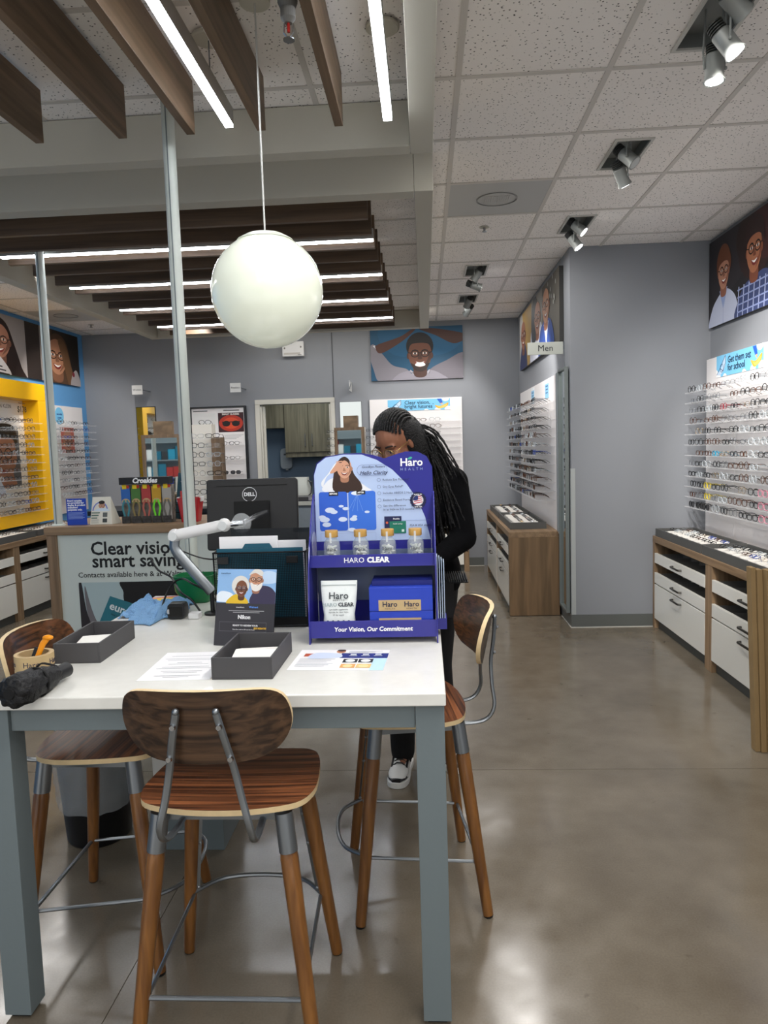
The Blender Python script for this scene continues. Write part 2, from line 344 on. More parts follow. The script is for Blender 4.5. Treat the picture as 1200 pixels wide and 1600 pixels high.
# the small back room seen through the doorway
ROOMW = mat('back_room_paint', '#6f8296', .7)
wallobj('wall_room', ROOMW, ((-2.55, 10.62, 0), (-.4, 10.7, 2.7)), ((-2.62, YB+.12, 0), (-2.5, 10.7, 2.7)), ((-.5, YB+.12, 0), (-.4, 10.7, 2.7)), ((-2.62, YB+.12, 2.6), (-.4, 10.7, 2.7)))
TRIMC = mat('cream_door_paint', '#cfccc1', .5)
dr = bpy.data.objects.new('door_1', None); COL.objects.link(dr); struct(dr)
for a, b_ in (((DX0-.06, YB-.02, 0), (DX0, YB-.001, DZ)), ((DX1, YB-.02, 0), (DX1+.055, YB-.001, DZ))):
    MB().box(a, b_).obj('door_casing', TRIMC, dr, bev=.004)
MB().box((DX0-.06, YB-.02, DZ), (DX1+.055, YB-.001, DZ+.06)).obj('door_head', TRIMC, dr, bev=.004)
for x in (DX0, DX1-.02): MB().box((x, YB, 0), (x+.02, YB+.12, DZ-.02)).obj('door_jamb', TRIMC, dr)
MB().box((DX0+.02, YB+.04, 0), (DX0+.05, YB+.08, DZ-.02)).obj('door_stop', TRIMC, dr)
# ---------------------------------------------------------------- suspended ceiling
ce = struct(MB().box((XL-.1, Y0, CZ+.06), (XR+.2, YB+.1, CZ+.14)).obj('ceiling', CEILW))
gx = [.1758+.61*i for i in range(-8, 5)]; gy = [3.138+.61*j for j in range(-7, 11)]
HOLES = {(1, -1): .0, (1, 1): 0, (1, 3): 0, (0, 5): 0, (0, 7): 0}
def tilebox(b, x0, y0, x1, y1): b.box((x0, y0, CZ), (x1, y1, CZ+.015))
tmesh = {}
for i in range(-8, 4):
    for j in range(-7, 10):
        x0, x1, y0, y1 = .1758+.61*i, .1758+.61*(i+1), 3.138+.61*j, 3.138+.61*(j+1)
        if x0 >= XM-.4 and y0 < YC < y1: y1 = YC
        xr = XM if y0 >= YC-.01 else XR
        x0, x1, y0, y1 = max(x0, XL), min(x1, xr), max(y0, Y0), min(y1, YB)
        if x1-x0 < .03 or y1-y0 < .03: continue
        if (i, j) in ((0, 2), (-7, 7)): continue            # the return-air panels
        if (i, j) in HOLES:
            cx, cy = .1758+.61*i+.305, 3.138+.61*j+.305; b = MB()
            hx, hy = .085, .19
            tilebox(b, x0, y0, cx-hx, y1); tilebox(b, cx+hx, y0, x1, y1); tilebox(b, cx-hx, y0, cx+hx, cy-hy); tilebox(b, cx-hx, cy+hy, cx+hx, y1)
            b.obj('ceiling_tile', TILE, ce); continue
        key = (round(x1-x0, 3), round(y1-y0, 3))
        if key not in tmesh:
            b = MB(); b.box((.004, .004, 0), (key[0]-.004, key[1]-.004, .015)); tmesh[key] = b.mesh('ceiling_tile', TILE)
        o = bpy.data.objects.new('ceiling_tile', tmesh[key]); COL.objects.link(o); o.parent = ce; o.location = (x0, y0, CZ)
MB().box((.790, YC+.002, CZ), (XM, 6.184, CZ+.015)).obj('ceiling_tile', TILE, ce)
for x in gx:
    if XL < x < XR: MB().box((x-.012, Y0, CZ-.004), (x+.012, YB if x < XM else YC, CZ)).obj('grid_runner', TBAR, ce)
for y in gy:
    if Y0 < y < YB: MB().box((XL, y-.012, CZ-.0045), (XR if y < YC else XM, y+.012, CZ-.0005)).obj('grid_runner', TBAR, ce)
# perforated return panels laid in the grid
RET = mat('return_panel', '#b4b4b1', .5)
def retpanel(x0, y0, label):
    t = MB().box((x0+.012, y0+.012, CZ-.002), (x0+.598, y0+.598, CZ+.01)).obj('return_air_panel', RET); tag(t, label, 'vent')
    b = MB(); b.lathe([(.125, CZ-.006), (.125, CZ-.001), (.118, CZ-.001), (.118, CZ-.006)], 32, (x0+.305, y0+.30, 0), cap=False); b.obj('round_collar', mat('collar_grey', '#8c8d8b', .5), t)
    b = MB()
    for k in range(13): b.box((x0+.22+k*.013, y0+.24, CZ-.005), (x0+.227+k*.013, y0+.36, CZ-.002))
    b.obj('louvre', mat('louvre_white', '#b9b9b6', .5), t)
retpanel(.1758, 4.358, 'square grey return air panel with round collar in the right aisle ceiling')
retpanel(.1758-.61*7, 7.408, 'square grey return air panel in the ceiling above the blue wall')
# soffit frames
def frame(name, boards):
    r = bpy.data.objects.new(name, None); COL.objects.link(r); struct(r)
    for a, b_ in boards: MB().box(a, b_).obj('soffit_board', CEILW, r, bev=.002)
ZS = 2.81
frame('trim_3', [((-.03, Y0, ZS), (.07, 3.385, CZ-.005)), ((-3.05, 3.295, ZS), (-.032, 3.385, CZ-.005)), ((-3.15, Y0, ZS), (-3.052, 3.385, CZ-.005))])
frame('trim_4', [((-.02, 3.865, ZS), (.077, 8.28, CZ-.005)), ((-2.98, 3.865, ZS), (-.022, 3.97, CZ-.005)), ((-3.08, 3.865, ZS), (-2.982, 8.28, CZ-.005)), ((-2.98, 8.18, ZS), (-.022, 8.28, CZ-.005))])
# wooden slats, each one a thing
for k, x in enumerate((-.29, -.60, -.886, -1.165, -1.51)):
    w_ = ('nearest the soffit edge on the right', 'behind the pendant cord', 'between the grey post and the light bar', 'left of the grey post', 'leftmost of the near bay')[k]
    o = MB().box((x-.034, Y0, 2.779), (x, 2.99, 2.985)).obj('ceiling_slat', SLATY, bev=.0015)
    tag(o, 'dark wooden ceiling slat running away, '+w_, 'slat', 'near bay ceiling slats')
ordn = ['nearest', 'second', 'third', 'fourth', 'fifth', 'sixth', 'seventh', 'eighth', 'ninth', 'tenth', 'eleventh', 'twelfth', 'thirteenth', 'fourteenth', 'fifteenth']
for k in range(13):
    y = 4.18+.305*k
    o = MB().box((-2.71, y-.017, 2.779), (-.285, y+.017, 2.985)).obj('ceiling_slat', SLATX, bev=.0015)
    tag(o, 'dark wooden crosswise ceiling slat in the far bay, %s from the front' % ordn[k], 'slat', 'far bay ceiling slats')
LED = mat('led_diffuser', '#f4f8ff', .4, emit=25.0); ALU = mat('led_housing', '#a5a6a3', .4, .4)
def led(a, b_, label, rods):
    t = thing('linear_light', label, 'light', ((a[0]+b_[0])/2, (a[1]+b_[1])/2, 2.79))
    c = Vector(t.location)
    MB().box(Vector((a[0], a[1], 2.796))-c, Vector((b_[0], b_[1], 2.86))-c).obj('housing', ALU, t)
    MB().box(Vector((a[0]+.002, a[1]+.002, 2.787))-c, Vector((b_[0]-.002, b_[1]-.002, 2.7958))-c).obj('diffuser', LED, t)
    for p in rods:
        q = Vector((p[0], p[1], 2.86))-c
        MB().cyl(q, q+Vector((0, 0, .146)), .0025, n=6).obj('hanger_rod', STEEL, t)
        MB().lathe([(.055, .1255), (.06, .13), (.06, .138)], 24, (q.x, q.y, q.z), cap=True).obj('canopy', CEILW, t)
led((-.757, Y0, 0), (-.722, 2.965, 0), 'long bright light bar left of the pendant cord, running away from the camera', [(-.74, 2.72), (-.74, 0)])
led((-.131, Y0, 0), (-.094, 2.985, 0), 'long bright light bar beside the right soffit edge, running away from the camera', [(-.112, 2.72), (-.112, 0)])
for k, y in enumerate((4.642, 5.557, 6.472, 7.387)):
    led((-2.68, y-.017, 0), (-.285, y+.017, 0), 'bright crosswise light bar in the far bay, %s from the front' % ordn[k], [(-.5, y), (-2.4, y)])
# ---------------------------------------------------------------- grey posts
def post(x, y, z0, label, flange):
    t = thing('post', label, 'post', (x, y, z0))
    MB().cyl((0, 0, 0), (0, 0, 2.998-z0), .026, n=28).obj('tube', POLE, t, True)
    MB().box((-.0025, -.0275, .01), (.0025, -.024, 2.996-z0)).obj('seam_channel', mat('post_seam', '#6f797b', .5), t)
    if flange: MB().lathe([(.045, 0), (.045, .006), (.03, .012)], 24).obj('floor_flange', POLE, t)
post(-1.018, 3.06, 0.001, 'round pale grey post rising behind the table to the ceiling slats', True)
post(-2.385, 4.563, 1.066, 'round pale grey post standing on the wooden desk by the blue card', True)
# ---------------------------------------------------------------- recessed adjustable spotlights
FGREY = mat('fixture_grey', '#8f928f', .45, .3); FIN = mat('fixture_fin', '#3a3c3a', .5); BULB = mat('spot_lens', '#ffffff', .3, emit=9)
def head(t, x, y, z, dx, dy, dz, on, nm='lamp_head'):
    d = Vector((dx, dy, dz)).normalized(); p = Vector((x, y, z))
    b = MB(); b.tube([p-d*.05, p-d*.045, p+d*.03, p+d*.045], [.028, .033, .033, .038], 16)
    h = b.obj(nm, FGREY, t, True)
    b = MB()
    for k in range(4): b.tube([p-d*(.085-.009*k), p-d*(.081-.009*k)], .03, 12)
    b.tube([p-d*.09, p-d*.05], .012, 8); b.obj('cooling_fin', FIN, h)
    MB().tube([p+d*.0452, p+d*.047], .031, 16).obj('lens_disc', BULB if on else mat('spot_lens_dim', '#c8ccca', .3), h)
    b = MB(); b.tube([p+d*.0475, p+d*.0465], .0385, 16, cap=False); 
    s = Vector((d.y, -d.x, 0)).normalized() if abs(d.z) < .99 else Vector((1, 0, 0))
    for sg in (-1, 1): b.tube([p+s*sg*.036, p+s*sg*.04+Vector((0, 0, .06)), Vector((x, y, .045))+s*sg*.03], .004, 6)
    b.sph(p+s*.04, .007, 8, 5); b.obj('yoke', FGREY, h)
def fixture(i, j, heads, label):
    cx, cy = .1758+.61*i+.305, 3.138+.61*j+.305
    t = thing('recessed_spotlight', label, 'light', (cx, cy, CZ))
    b = MB(); hx, hy = .083, .188
    b.box((-hx, -hy, .001), (-hx+.003, hy, .055)); b.box((hx-.003, -hy, .001), (hx, hy, .055)); b.box((-hx+.003, -hy, .001), (hx-.003, -hy+.003, .055)); b.box((-hx+.003, hy-.003, .001), (hx-.003, hy, .055)); b.box((-hx, -hy, .0505), (hx, hy, .055))
    b.obj('recess_box', mat('recess_grey', '#6b6e6b', .6), t)
    b = MB()
    for a in (((-.098, -.203), (-.083, .203)), ((.083, -.203), (.098, .203)), ((-.083, -.203), (.083, -.188)), ((-.083, .188), (.083, .203))): b.box((a[0][0], a[0][1], -.008), (a[1][0], a[1][1], -.0005))
    b.obj('trim_ring', mat('fixture_trim', '#c3c1ba', .5), t)
    for (dy, dz, d, on) in heads: head(t, 0, dy, dz, *d, on)
fixture(1, -1, [(-.10, -.135, (.5, -.1, -.75), True), (.02, -.16, (.0, .0, -1), True), (-.16, -.04, (.7, .3, -.5), False)], 'recessed spotlight with three lamp heads nearest the camera, upper right')
fixture(1, 1, [(-.08, -.05, (.5, -.3, -.6), False), (.05, -.10, (.45, .35, -.8), True)], 'recessed spotlight second from the camera in the right ceiling row')
fixture(1, 3, [(-.08, -.05, (.6, -.2, -.6), True), (.05, -.11, (.5, -.2, -.8), True)], 'recessed spotlight third from the camera, above the grey column')
fixture(0, 5, [(-.06, -.06, (-.5, .3, -.7), False), (.02, -.13, (.75, .2, -.25), True)], 'recessed spotlight in front of the last one near the back wall')
fixture(0, 7, [(-.06, -.06, (-.3, .5, -.6), True), (.05, -.12, (-.4, .5, -.5), False)], 'recessed spotlight closest to the back wall')
def sprink(x, y, label, big):
    if big:
        t = thing('sprinkler', label, 'sprinkler', (x, y, .022))
        MB().cyl((0, 0, 2.80), (0, 0, CZ-.024), .019, n=20).obj('drop_pipe', mat('painted_pipe', '#5f5d58', .5), t, True)
        MB().lathe([(.019, 2.80), (.029, 2.80), (.029, 2.772), (.022, 2.755), (.022, 2.728), (.011, 2.715)], 20).obj('coupling', mat('painted_pipe', '#77756f', .5), t, False)
        MB().cyl((0, 0, 2.69), (0, 0, 2.715), .0045, n=8).obj('glass_bulb', mat('red_bulb', '#8f1f1a', .2), t)
        b = MB()
        for s in (-1, 1): b.tube([(s*.012, 0, 2.715), (s*.014, 0, 2.69), (0, 0, 2.672)], .0025, 6)
        b.lathe([(.017, 2.668), (.017, 2.671)], 16); b.obj('deflector', CHROME, t)
    else:
        t = thing('sprinkler', label, 'sprinkler', (x, y, 0))
        MB().lathe([(.035, CZ-.006), (.03, CZ-.002)], 20).obj('escutcheon', CEILW, t)
        MB().lathe([(.008, CZ-.03), (.008, CZ-.006)], 8).obj('nozzle', STEEL, t); MB().lathe([(.016, CZ-.035), (.016, CZ-.031)], 12).obj('deflector', STEEL, t)
sprink(-.362, 2.2, 'ceiling sprinkler on a grey drop pipe between the wooden slats', True)
sprink(.452, 5.23, 'small flush sprinkler in the right aisle ceiling', False)
sprink(-3.78, 8.28, 'small flush sprinkler in the ceiling near the blue wall corner', False)
# ---------------------------------------------------------------- globe pendant
t = thing('pendant_lamp', 'large white glass globe pendant hanging over the table', 'lamp', (-.520, 2.50, 2.047))
GL = mat('opal_glass', '#dadecd', .12, emit=.24, coat=.6)
b = MB(); b.sph((0, 0, 0), .1885, 48, 28); b.obj('globe', GL, t, True)
b = MB(); b.lathe([(.0965, .1645), (.093, .169), (.064, .185), (.027, .194), (.007, .197)], 40); b.obj('cap', mat('pendant_cap', '#cfd2c6', .3), t, True)
MB().cyl((0, 0, .195), (0, 0, .948), .0031, n=8).obj('cord', mat('white_cord', '#c9c9c4', .5), t, True)
b = MB(); b.lathe([(.05, .925), (.05, .947)], 24); b.obj('ceiling_canopy', CEILW, t)
# ================================================================ eyewear
FCOL = {'black': mat('frame_black', '#121214', .25), 'tortoise': mat('frame_tortoise', '#4a2a17', .25), 'clear': mat('frame_clear', '#b9c0c4', .15, alpha=.75), 'blue': mat('frame_blue', '#24408f', .25),
        'gold': mat('frame_gold', '#a98a55', .25, .9), 'silver': mat('frame_silver', '#7c7f84', .25, .9), 'red': mat('frame_red', '#8c2230', .25), 'teal': mat('frame_teal', '#2b93b5', .25), 'yellow': mat('frame_yellow', '#cdb823', .3), 'pink': mat('frame_pink', '#d48a9c', .25)}
CW = ['black']*14+['tortoise']*5+['silver']*5+['clear']*5+['blue', 'gold', 'gold']
def rim_pts(kind):
    P = {'rect': rrect(.054, .033, .012, 3), 'round': rrect(.048, .046, .022, 3), 'deep': rrect(.055, .041, .017, 3)}[kind]
    return P
def gparts(kind, thick):
    fr, ln = MB(), []
    for s in (-1, 1):
        P = [(s*.034+x, y, 0) for x, y in rim_pts(kind)]
        fr.tube(P, thick, 4, closed=True)
        l = MB(); l.add(P, [tuple(range(len(P)))]); ln.append(l)
    fr.tube([(-.0075, .006, 0), (0, .009, .001), (.0075, .006, 0)], thick*.9, 4)
    tp = []
    for s in (-1, 1):
        t_ = MB(); t_.tube([(s*.061, .009, 0), (s*.068, .008, -.004), (s*.067, .006, -.095), (s*.064, -.018, -.135)], thick*.75, 4, flat=1.7); tp.append(t_)
    return fr, tp, ln
GV = {}
for kd in ('rect', 'round', 'deep'):
    for nm, th in (('thick', .0026), ('thin', .0013)):
        GV[kd, nm] = gparts(kd, th)
gcache = {}
def gmesh(which, kd, nm, c):
    k = (which, kd, nm, c)
    if k in gcache: return gcache[k]
    fr, tp, ln = GV[kd, nm]
    if which == 'frame': me = fr.mesh('eyeglasses', FCOL[c])
    elif which == 'full':
        b = MB(); b.add(fr.v, fr.f, 0)
        for q in tp: b.add(q.v, q.f, 0)
        for q in ln: b.add(q.v, q.f, 1)
        me = b.mesh('eyeglasses', [FCOL[c], LENS])
    elif which == 'fulldark':
        b = MB(); b.add(fr.v, fr.f, 0)
        for q in tp: b.add(q.v, q.f, 0)
        for q in ln: b.add(q.v, q.f, 1)
        me = b.mesh('sunglasses', [FCOL[c], DLENS])
    elif which[:4] == 'temp': me = tp[int(which[4])].mesh('temple', FCOL[c])
    elif which[:4] == 'lens': me = ln[int(which[4])].mesh('lens', LENS)
    elif which[:4] == 'dark': me = ln[int(which[4])].mesh('lens', DLENS)
    gcache[k] = me; return me
STUFF = []
def glasses(M, label, group, mode='parts', dark=False, c=None, kd=None):
    c = c or random.choice(CW); kd = kd or random.choice(['rect', 'rect', 'deep', 'round']); nm = 'thin' if c in ('gold', 'silver') else 'thick'
    if mode == 'stuff': STUFF.append((M, kd, nm, c, dark)); return
    me = gmesh('frame' if mode == 'parts' else ('fulldark' if dark else 'full'), kd, nm, c)
    o = bpy.data.objects.new('sunglasses' if dark else 'eyeglasses', me); COL.objects.link(o); o.matrix_world = M
    tag(o, label.format(c=c), 'sunglasses' if dark else 'glasses', group)
    if mode == 'parts':
        for q in ('temp0', 'temp1'): p = bpy.data.objects.new('temple', gmesh(q, kd, nm, c)); COL.objects.link(p); p.parent = o
        for q in (('dark0', 'dark1') if dark else ('lens0', 'lens1')): p = bpy.data.objects.new('lens', gmesh(q, kd, nm, c)); COL.objects.link(p); p.parent = o
    return o
ORD = ['top', 'second', 'third', 'fourth', 'fifth', 'sixth', 'seventh', 'eighth', 'ninth', 'tenth', 'eleventh', 'twelfth']
NTH = ['first', 'second', 'third', 'fourth', 'fifth', 'sixth', 'seventh', 'eighth', 'ninth', 'tenth', 'eleventh', 'twelfth', 'thirteenth', 'fourteenth']
def shelves(F, rows, x0, x1, depth, place, group, end, mode, step, zback=.045, skip=0, stuff_if=None, gcol=None, jump=None):
    """F wall frame; rows: heights; one acrylic shelf per row with a line of frames standing on it"""
    for r, y in enumerate(rows):
        s = MB(); s.box((x0, y-.003, zback), (x1, y, zback+depth)); s.box((x0, y-.001, zback+depth-.003), (x1, y+.006, zback+depth))
        o = s.obj('acrylic_shelf', ACR); o.matrix_world = F; tag(o, 'clear acrylic eyewear shelf, %s from the top, %s' % (ORD[r], place), 'shelf', 'acrylic shelves '+place)
        n = int((x1-x0-.08)/step)
        for k in range(n):
            if random.random() < skip: continue
            x = x0+.085+k*step+random.uniform(-.008, .008)
            kd = random.choice(['rect', 'rect', 'rect', 'deep', 'deep', 'round']); hh = {'rect': .0165, 'deep': .0205, 'round': .023}[kd]
            M = F @ Matrix.Translation((x, y+hh+.0045, zback+depth-.02-random.uniform(0, .015))) @ Euler((0, math.radians(random.uniform(-6, 6)), 0)).to_matrix().to_4x4()
            kk = k if end == 'start' else n-1-k
            md = 'stuff' if (stuff_if and stuff_if(r, k, n)) else mode
            c = gcol(r, k, n) if gcol else None; dark = c == 'sun'
            glasses(M, '{c} %s %s from the %s on the %s shelf %s' % ('sunglasses' if dark else 'eyeglasses', NTH[min(kk, 13)], jump or 'corner', ORD[r], place), 'eyewear '+place, md, dark, 'black' if dark else c, 'deep' if dark else kd)
def counter(F, L, posts, bays, label, h=.74, dep=.44, endpanel=False, open_col=None):
    t = thing('display_counter', label, 'cabinet', M=F)
    MB().box((0, h-.05, .022), (L, h, dep)).obj('counter_top', LAMX if True else LAM, t, bev=.002)
    for a, b_ in posts: MB().box((a, 0, .022), (b_, h-.0505, dep-.002)).obj('upright', LAMH2, t, bev=.0015)
    for a, b_ in bays:
        MB().box((a, .0, .024), (b_, .079, dep-.035)).obj('kick_board', KICK, t)
        MB().box((a, .056, .022), (b_, h-.051, .029)).obj('back_board', LAM, t)
        b = MB(); b.box((a+.002, .455, .02), (b_-.002, .457, .1)); b.obj('runner', LAM, t)
        for (y0, y1, op) in ((.53, .607, 1), (.368, .452, 1), (.082, .358, 0)):
            b = MB(); b.box((a+.004, y0, dep-.02), (b_-.004, y1, dep))
            d = b.obj('drawer', WHITE, t, bev=.0015)
            q = MB(); q.box((a+.012, y0+.008, .03), (b_-.012, y0+.012, dep-.0205)); q.box((a+.008, y0+.008, .03), (a+.012, y1-.012, dep-.0205)); q.box((b_-.012, y0+.008, .03), (b_-.008, y1-.012, dep-.0205))
            if op:
                for k in range(1, 6): xx = a+.012+(b_-a-.024)*k/6; q.box((xx, y0+.012, .03), (xx+.002, y1-.02, dep-.0205))
                q.box((a+.012, y0+.012, dep*.5), (b_-.012, y1-.02, dep*.5+.002))
            q.obj('drawer_tray', mat('drawer_lining', '#807f7b', .6), d)
            c = (a+b_)/2; hb = MB(); yy = y1-.035 if not op else (y0+y1)/2
            hb.tube([(c-.085, yy, dep), (c-.083, yy, dep+.020), (c-.078, yy, dep+.024), (c+.078, yy, dep+.024), (c+.083, yy, dep+.020), (c+.085, yy, dep)], .006, 6, flat=1.3)
            hb.obj('handle', HAND, d, True)
    return t
LAMH2 = wood('cabinet_laminate_post', '#7a6248', '#a08465', (25, 1.5, 25), .5, 1.2)
LINER = mat('white_liner', '#edeae4', .7)
def tray(F, x0, x1, z0, z1, y, label, rows=8, h=.06):
    t = thing('display_tray', label, 'tray', M=F @ Matrix.Translation(((x0+x1)/2, y, (z0+z1)/2)))
    w_, d_ = (x1-x0)/2, (z1-z0)/2; b = MB(); T = .012
    b.box((-w_, 0, -d_), (w_, .008, d_))
    for q in (((-w_, .008, -d_), (-w_+T, h, d_)), ((w_-T, .008, -d_), (w_, h, d_)), ((-w_+T, .008, -d_), (w_-T, h, -d_+T)), ((-w_+T, .008, d_-T), (w_-T, h, d_))): b.box(*q)
    b.obj('tray_box', mat('tray_board', '#545452', .55), t)
    b = MB(); n = rows; st = (2*w_-.06)/n
    for k in range(n):
        xx = -w_+.03+k*st
        b.add([(xx, .04, -d_+.05), (xx+st*.9, .052, -d_+.05), (xx+st*.9, .052, d_-.05), (xx, .04, d_-.05), (xx, .009, -d_+.05), (xx+st*.9, .009, -d_+.05), (xx+st*.9, .009, d_-.05), (xx, .009, d_-.05)],
              [(0, 1, 2, 3), (4, 7, 6, 5), (0, 4, 5, 1), (1, 5, 6, 2), (2, 6, 7, 3), (3, 7, 4, 0)])
    b.obj('liner', LINER, t)
    for k in range(n):
        for j in range(2):
            M = F @ Matrix.Translation(((x0+x1)/2-w_+.03+(k+.5)*st, y+.062, (z0+z1)/2+(-.35+.7*j)*(d_-.03))) @ Euler((math.radians(-70), 0, 0)).to_matrix().to_4x4() @ Matrix.Scale(.8, 4)
            glasses(M, '', '', 'stuff')
def panel(F, x0, x1, y0, y1, d, label, m=None, name='slatwall', cat='slatwall', bev=.002, seams=()):
    t = thing(name, label, cat, M=F @ Matrix.Translation((x0, y0, 0)))
    xs = [0]+list(seams)+[x1-x0]
    for a, b_ in zip(xs[:-1], xs[1:]): MB().box((a+.001, 0, .001), (b_-.001, y1-y0, d)).obj('board', m or PEG, t, bev=bev)
    return t
# ---------------------------------------------------------------- right wall
FR = face((XR, 5.86, 0), 'right')
panel(FR, .035, 2.4, .76, 2.10, .045, 'white slatwall eyewear panel on the right wall above the counter', seams=(.535, 1.145, 1.755))
def rcol(r, k, n):
    if r == 11 and k < 3: return 'sun'
    if r in (9, 10) and k == 2: return 'yellow'
    if r in (1, 2) and k in (4,): return 'red'
    if r == 6 and k in (3,): return 'teal'
    if r in (9,) and k == 5: return 'blue'
    if r > 8 and k > 7: return 'pink'
    return random.choice(CW)
shelves(FR, [1.842-.0785*k for k in range(12)], .13, 1.72, .195, 'of the right wall', 0, 'start', 'parts', .148, gcol=rcol, skip=.03)
counter(FR, 2.55, [(0, .045), (1.09, 1.20), (2.25, 2.36)], [(.045, 1.09), (1.20, 2.25)], 'wood veneer counter with white drawers under the right wall eyewear')
tray(FR, .04, .98, .13, .43, .7405, 'charcoal display tray of frames at the far end of the right counter')
tray(FR, 1.01, 1.95, .13, .43, .7405, 'charcoal display tray of frames in the middle of the right counter')
# things drawn in the top sign art
def school_art(a, w_, h_, words, size, m, parent, x, y, z):
    a.rect(0, 0, w_, h_, '#7cc4ea')
    for (cx, cy, r) in ((.05, .0, .16), (.2, -.06, .14), (.62, -.08, .15), (.8, .0, .17), (.97, .05, .2), (.93, 1.0, .2), (0.0, .2, .12)): a.ell(cx*w_, cy*h_, r*h_*1.6, r*h_*1.3, '#f5f7f8')
    a.blob([(.02*w_, .15*h_), (.1*w_, .35*h_), (.2*w_, .95*h_), (.22*w_, .7*h_), (.19*w_, .35*h_), (.1*w_, .1*h_)], '#c7ddf2')
    a.line([(.01*w_, .12*h_), (.09*w_, .42*h_), (.21*w_, .95*h_), (.215*w_, .6*h_), (.16*w_, .25*h_), (.09*w_, .4*h_)], .022*h_*1.6, '#23396b')
    a.ring(.13*w_, .4*h_, .04*w_, .2*h_, .025*h_, '#23396b', rot=-.2)
    a.poly([(.79*w_, .98*h_), (.86*w_, .98*h_), (.885*w_, .62*h_), (.84*w_, .58*h_)], '#2c62c4'); a.poly([(.84*w_, .58*h_), (.885*w_, .62*h_), (.875*w_, .42*h_)], '#e9b68a')
    a.blob([(.76*w_, .42*h_), (.85*w_, .34*h_), (.97*w_, .62*h_), (.95*w_, .3*h_), (.84*w_, .1*h_), (.79*w_, .2*h_)], '#f0b23c')
    a.blob([(.79*w_, .36*h_), (.85*w_, .28*h_), (.95*w_, .5*h_), (.93*w_, .28*h_), (.85*w_, .14*h_)], '#f7cf6b')
    a.ell(.73*w_, .55*h_, .008*w_, .03*h_, '#23396b')
    o = a.obj(parent, loc=(x, y, z))
    for k, ln_ in enumerate(words): text(ln_, size, flat('#14213d'), parent, x+.27*w_, y+h_*(.70-.36*k), z+a.z+.0008, bold=size*.006)
def board(F, x, y, w_, h_, th, label, name='sign_board', cat='sign', m=None, z=0):
    t = thing(name, label, cat, M=F @ Matrix.Translation((x, y, z)))
    MB().box((0, 0, .0005), (w_, h_, th)).obj('backing', m or PAPER, t); return t
s = board(FR, .24, 1.945, .76, .155, .004, 'light blue school sign above the right wall shelves', z=.0455)
school_art(Art(.76, .155, .004), .76, .155, ['Get them set', 'for school'], .069, None, s, 0, 0, 0)
FB = face((0, YB, 0), 'back')
s0 = panel(FB, -.665, .465, .745, 2.086, .03, 'tall white eyewear panel on the back wall behind the woman', seams=(.44,))
s = board(FB, -.44, 1.94, .76, .135, .004, 'light blue school sign at the top of the back wall panel', z=.0315)
school_art(Art(.76, .135, .004), .76, .135, ['Clear vision,', 'bright futures'], .062, None, s, 0, 0, 0)
shelves(FB, [1.80-.079*k for k in range(9)], -.62, .44, .12, 'of the back panel', 0, 'start', 'full', .165, zback=.031, jump='left end')
for k, (x, y) in enumerate([(.19, 1.08), (.33, 1.02), (.19, .95), (.33, .88)]):
    o = MB().box((x, y, .031), (x+.1, y+.012, .10)).obj('price_rail', ACR); o.matrix_world = FB; tag(o, 'short clear bracket low on the back wall panel, %s from the top' % ORD[k], 'bracket', 'brackets on the back wall panel')
# ---------------------------------------------------------------- posters
def poster(F, x, y, w_, h_, label, th=.03, side='#30302f'):
    t = thing('wall_poster', label, 'poster', M=F @ Matrix.Translation((x, y, .001)))
    MB().box((0, 0, 0), (w_, h_, th)).obj('canvas_block', mat('poster_edge', side, .6), t)
    return t, Art(w_, h_, th)
# two laughing children, right wall
t, a = poster(FR, .035, 2.335, 2.0, .635, 'dark canvas photo of two laughing children wearing glasses, high on the right wall')
a.rect(0, 0, 2.0, .635, '#1f1b1e'); a.blob([(.02, .6), (.5, .62), (.6, .3), (.1, .2)], '#282327')
a.blob([(.03, -.02), (.06, .12), (.17, .2), (.3, .24), (.42, .2), (.5, .12), (.52, -.02)], '#b9bfd4'); a.poly([(.2, .24), (.27, .1), (.34, .25)], '#8fa0c9'); a.line([(.27, .15), (.27, 0)], .008, '#9aa3c4')
a.face(.27, .37, .125, '#b78268', '#8d5a45', '#3a2218', look=.4)
a.blob([(.16, .36), (.16, .48), (.24, .56), (.34, .54), (.40, .44), (.385, .36), (.35, .425), (.28, .44), (.2, .42)], '#6a3c24')
a.ell(.78, .44, .26, .23, '#2b1614'); a.ell(.95, .5, .2, .2, '#3c1a18'); a.ell(.66, .5, .17, .16, '#26130f')
a.blob([(.5, -.02), (.54, .12), (.64, .2), (.76, .22), (.92, .24), (1.02, .18), (1.1, -.02)], '#39456f')
for k in range(7): a.line([(.52+k*.08, .0), (.54+k*.08, .2)], .012, '#aab4d6'); 
for k in range(4): a.line([(.52, .03+k*.05), (1.06, .035+k*.05)], .01, '#8d99c4')
a.face(.77, .40, .15, '#a56848', '#7c4630', '#150c0b', look=.35)
a.blob([(.64, .46), (.66, .58), (.78, .62), (.9, .56), (.92, .42), (.85, .485), (.72, .485), (.63, .42)], '#2c1614')
a.obj(t)
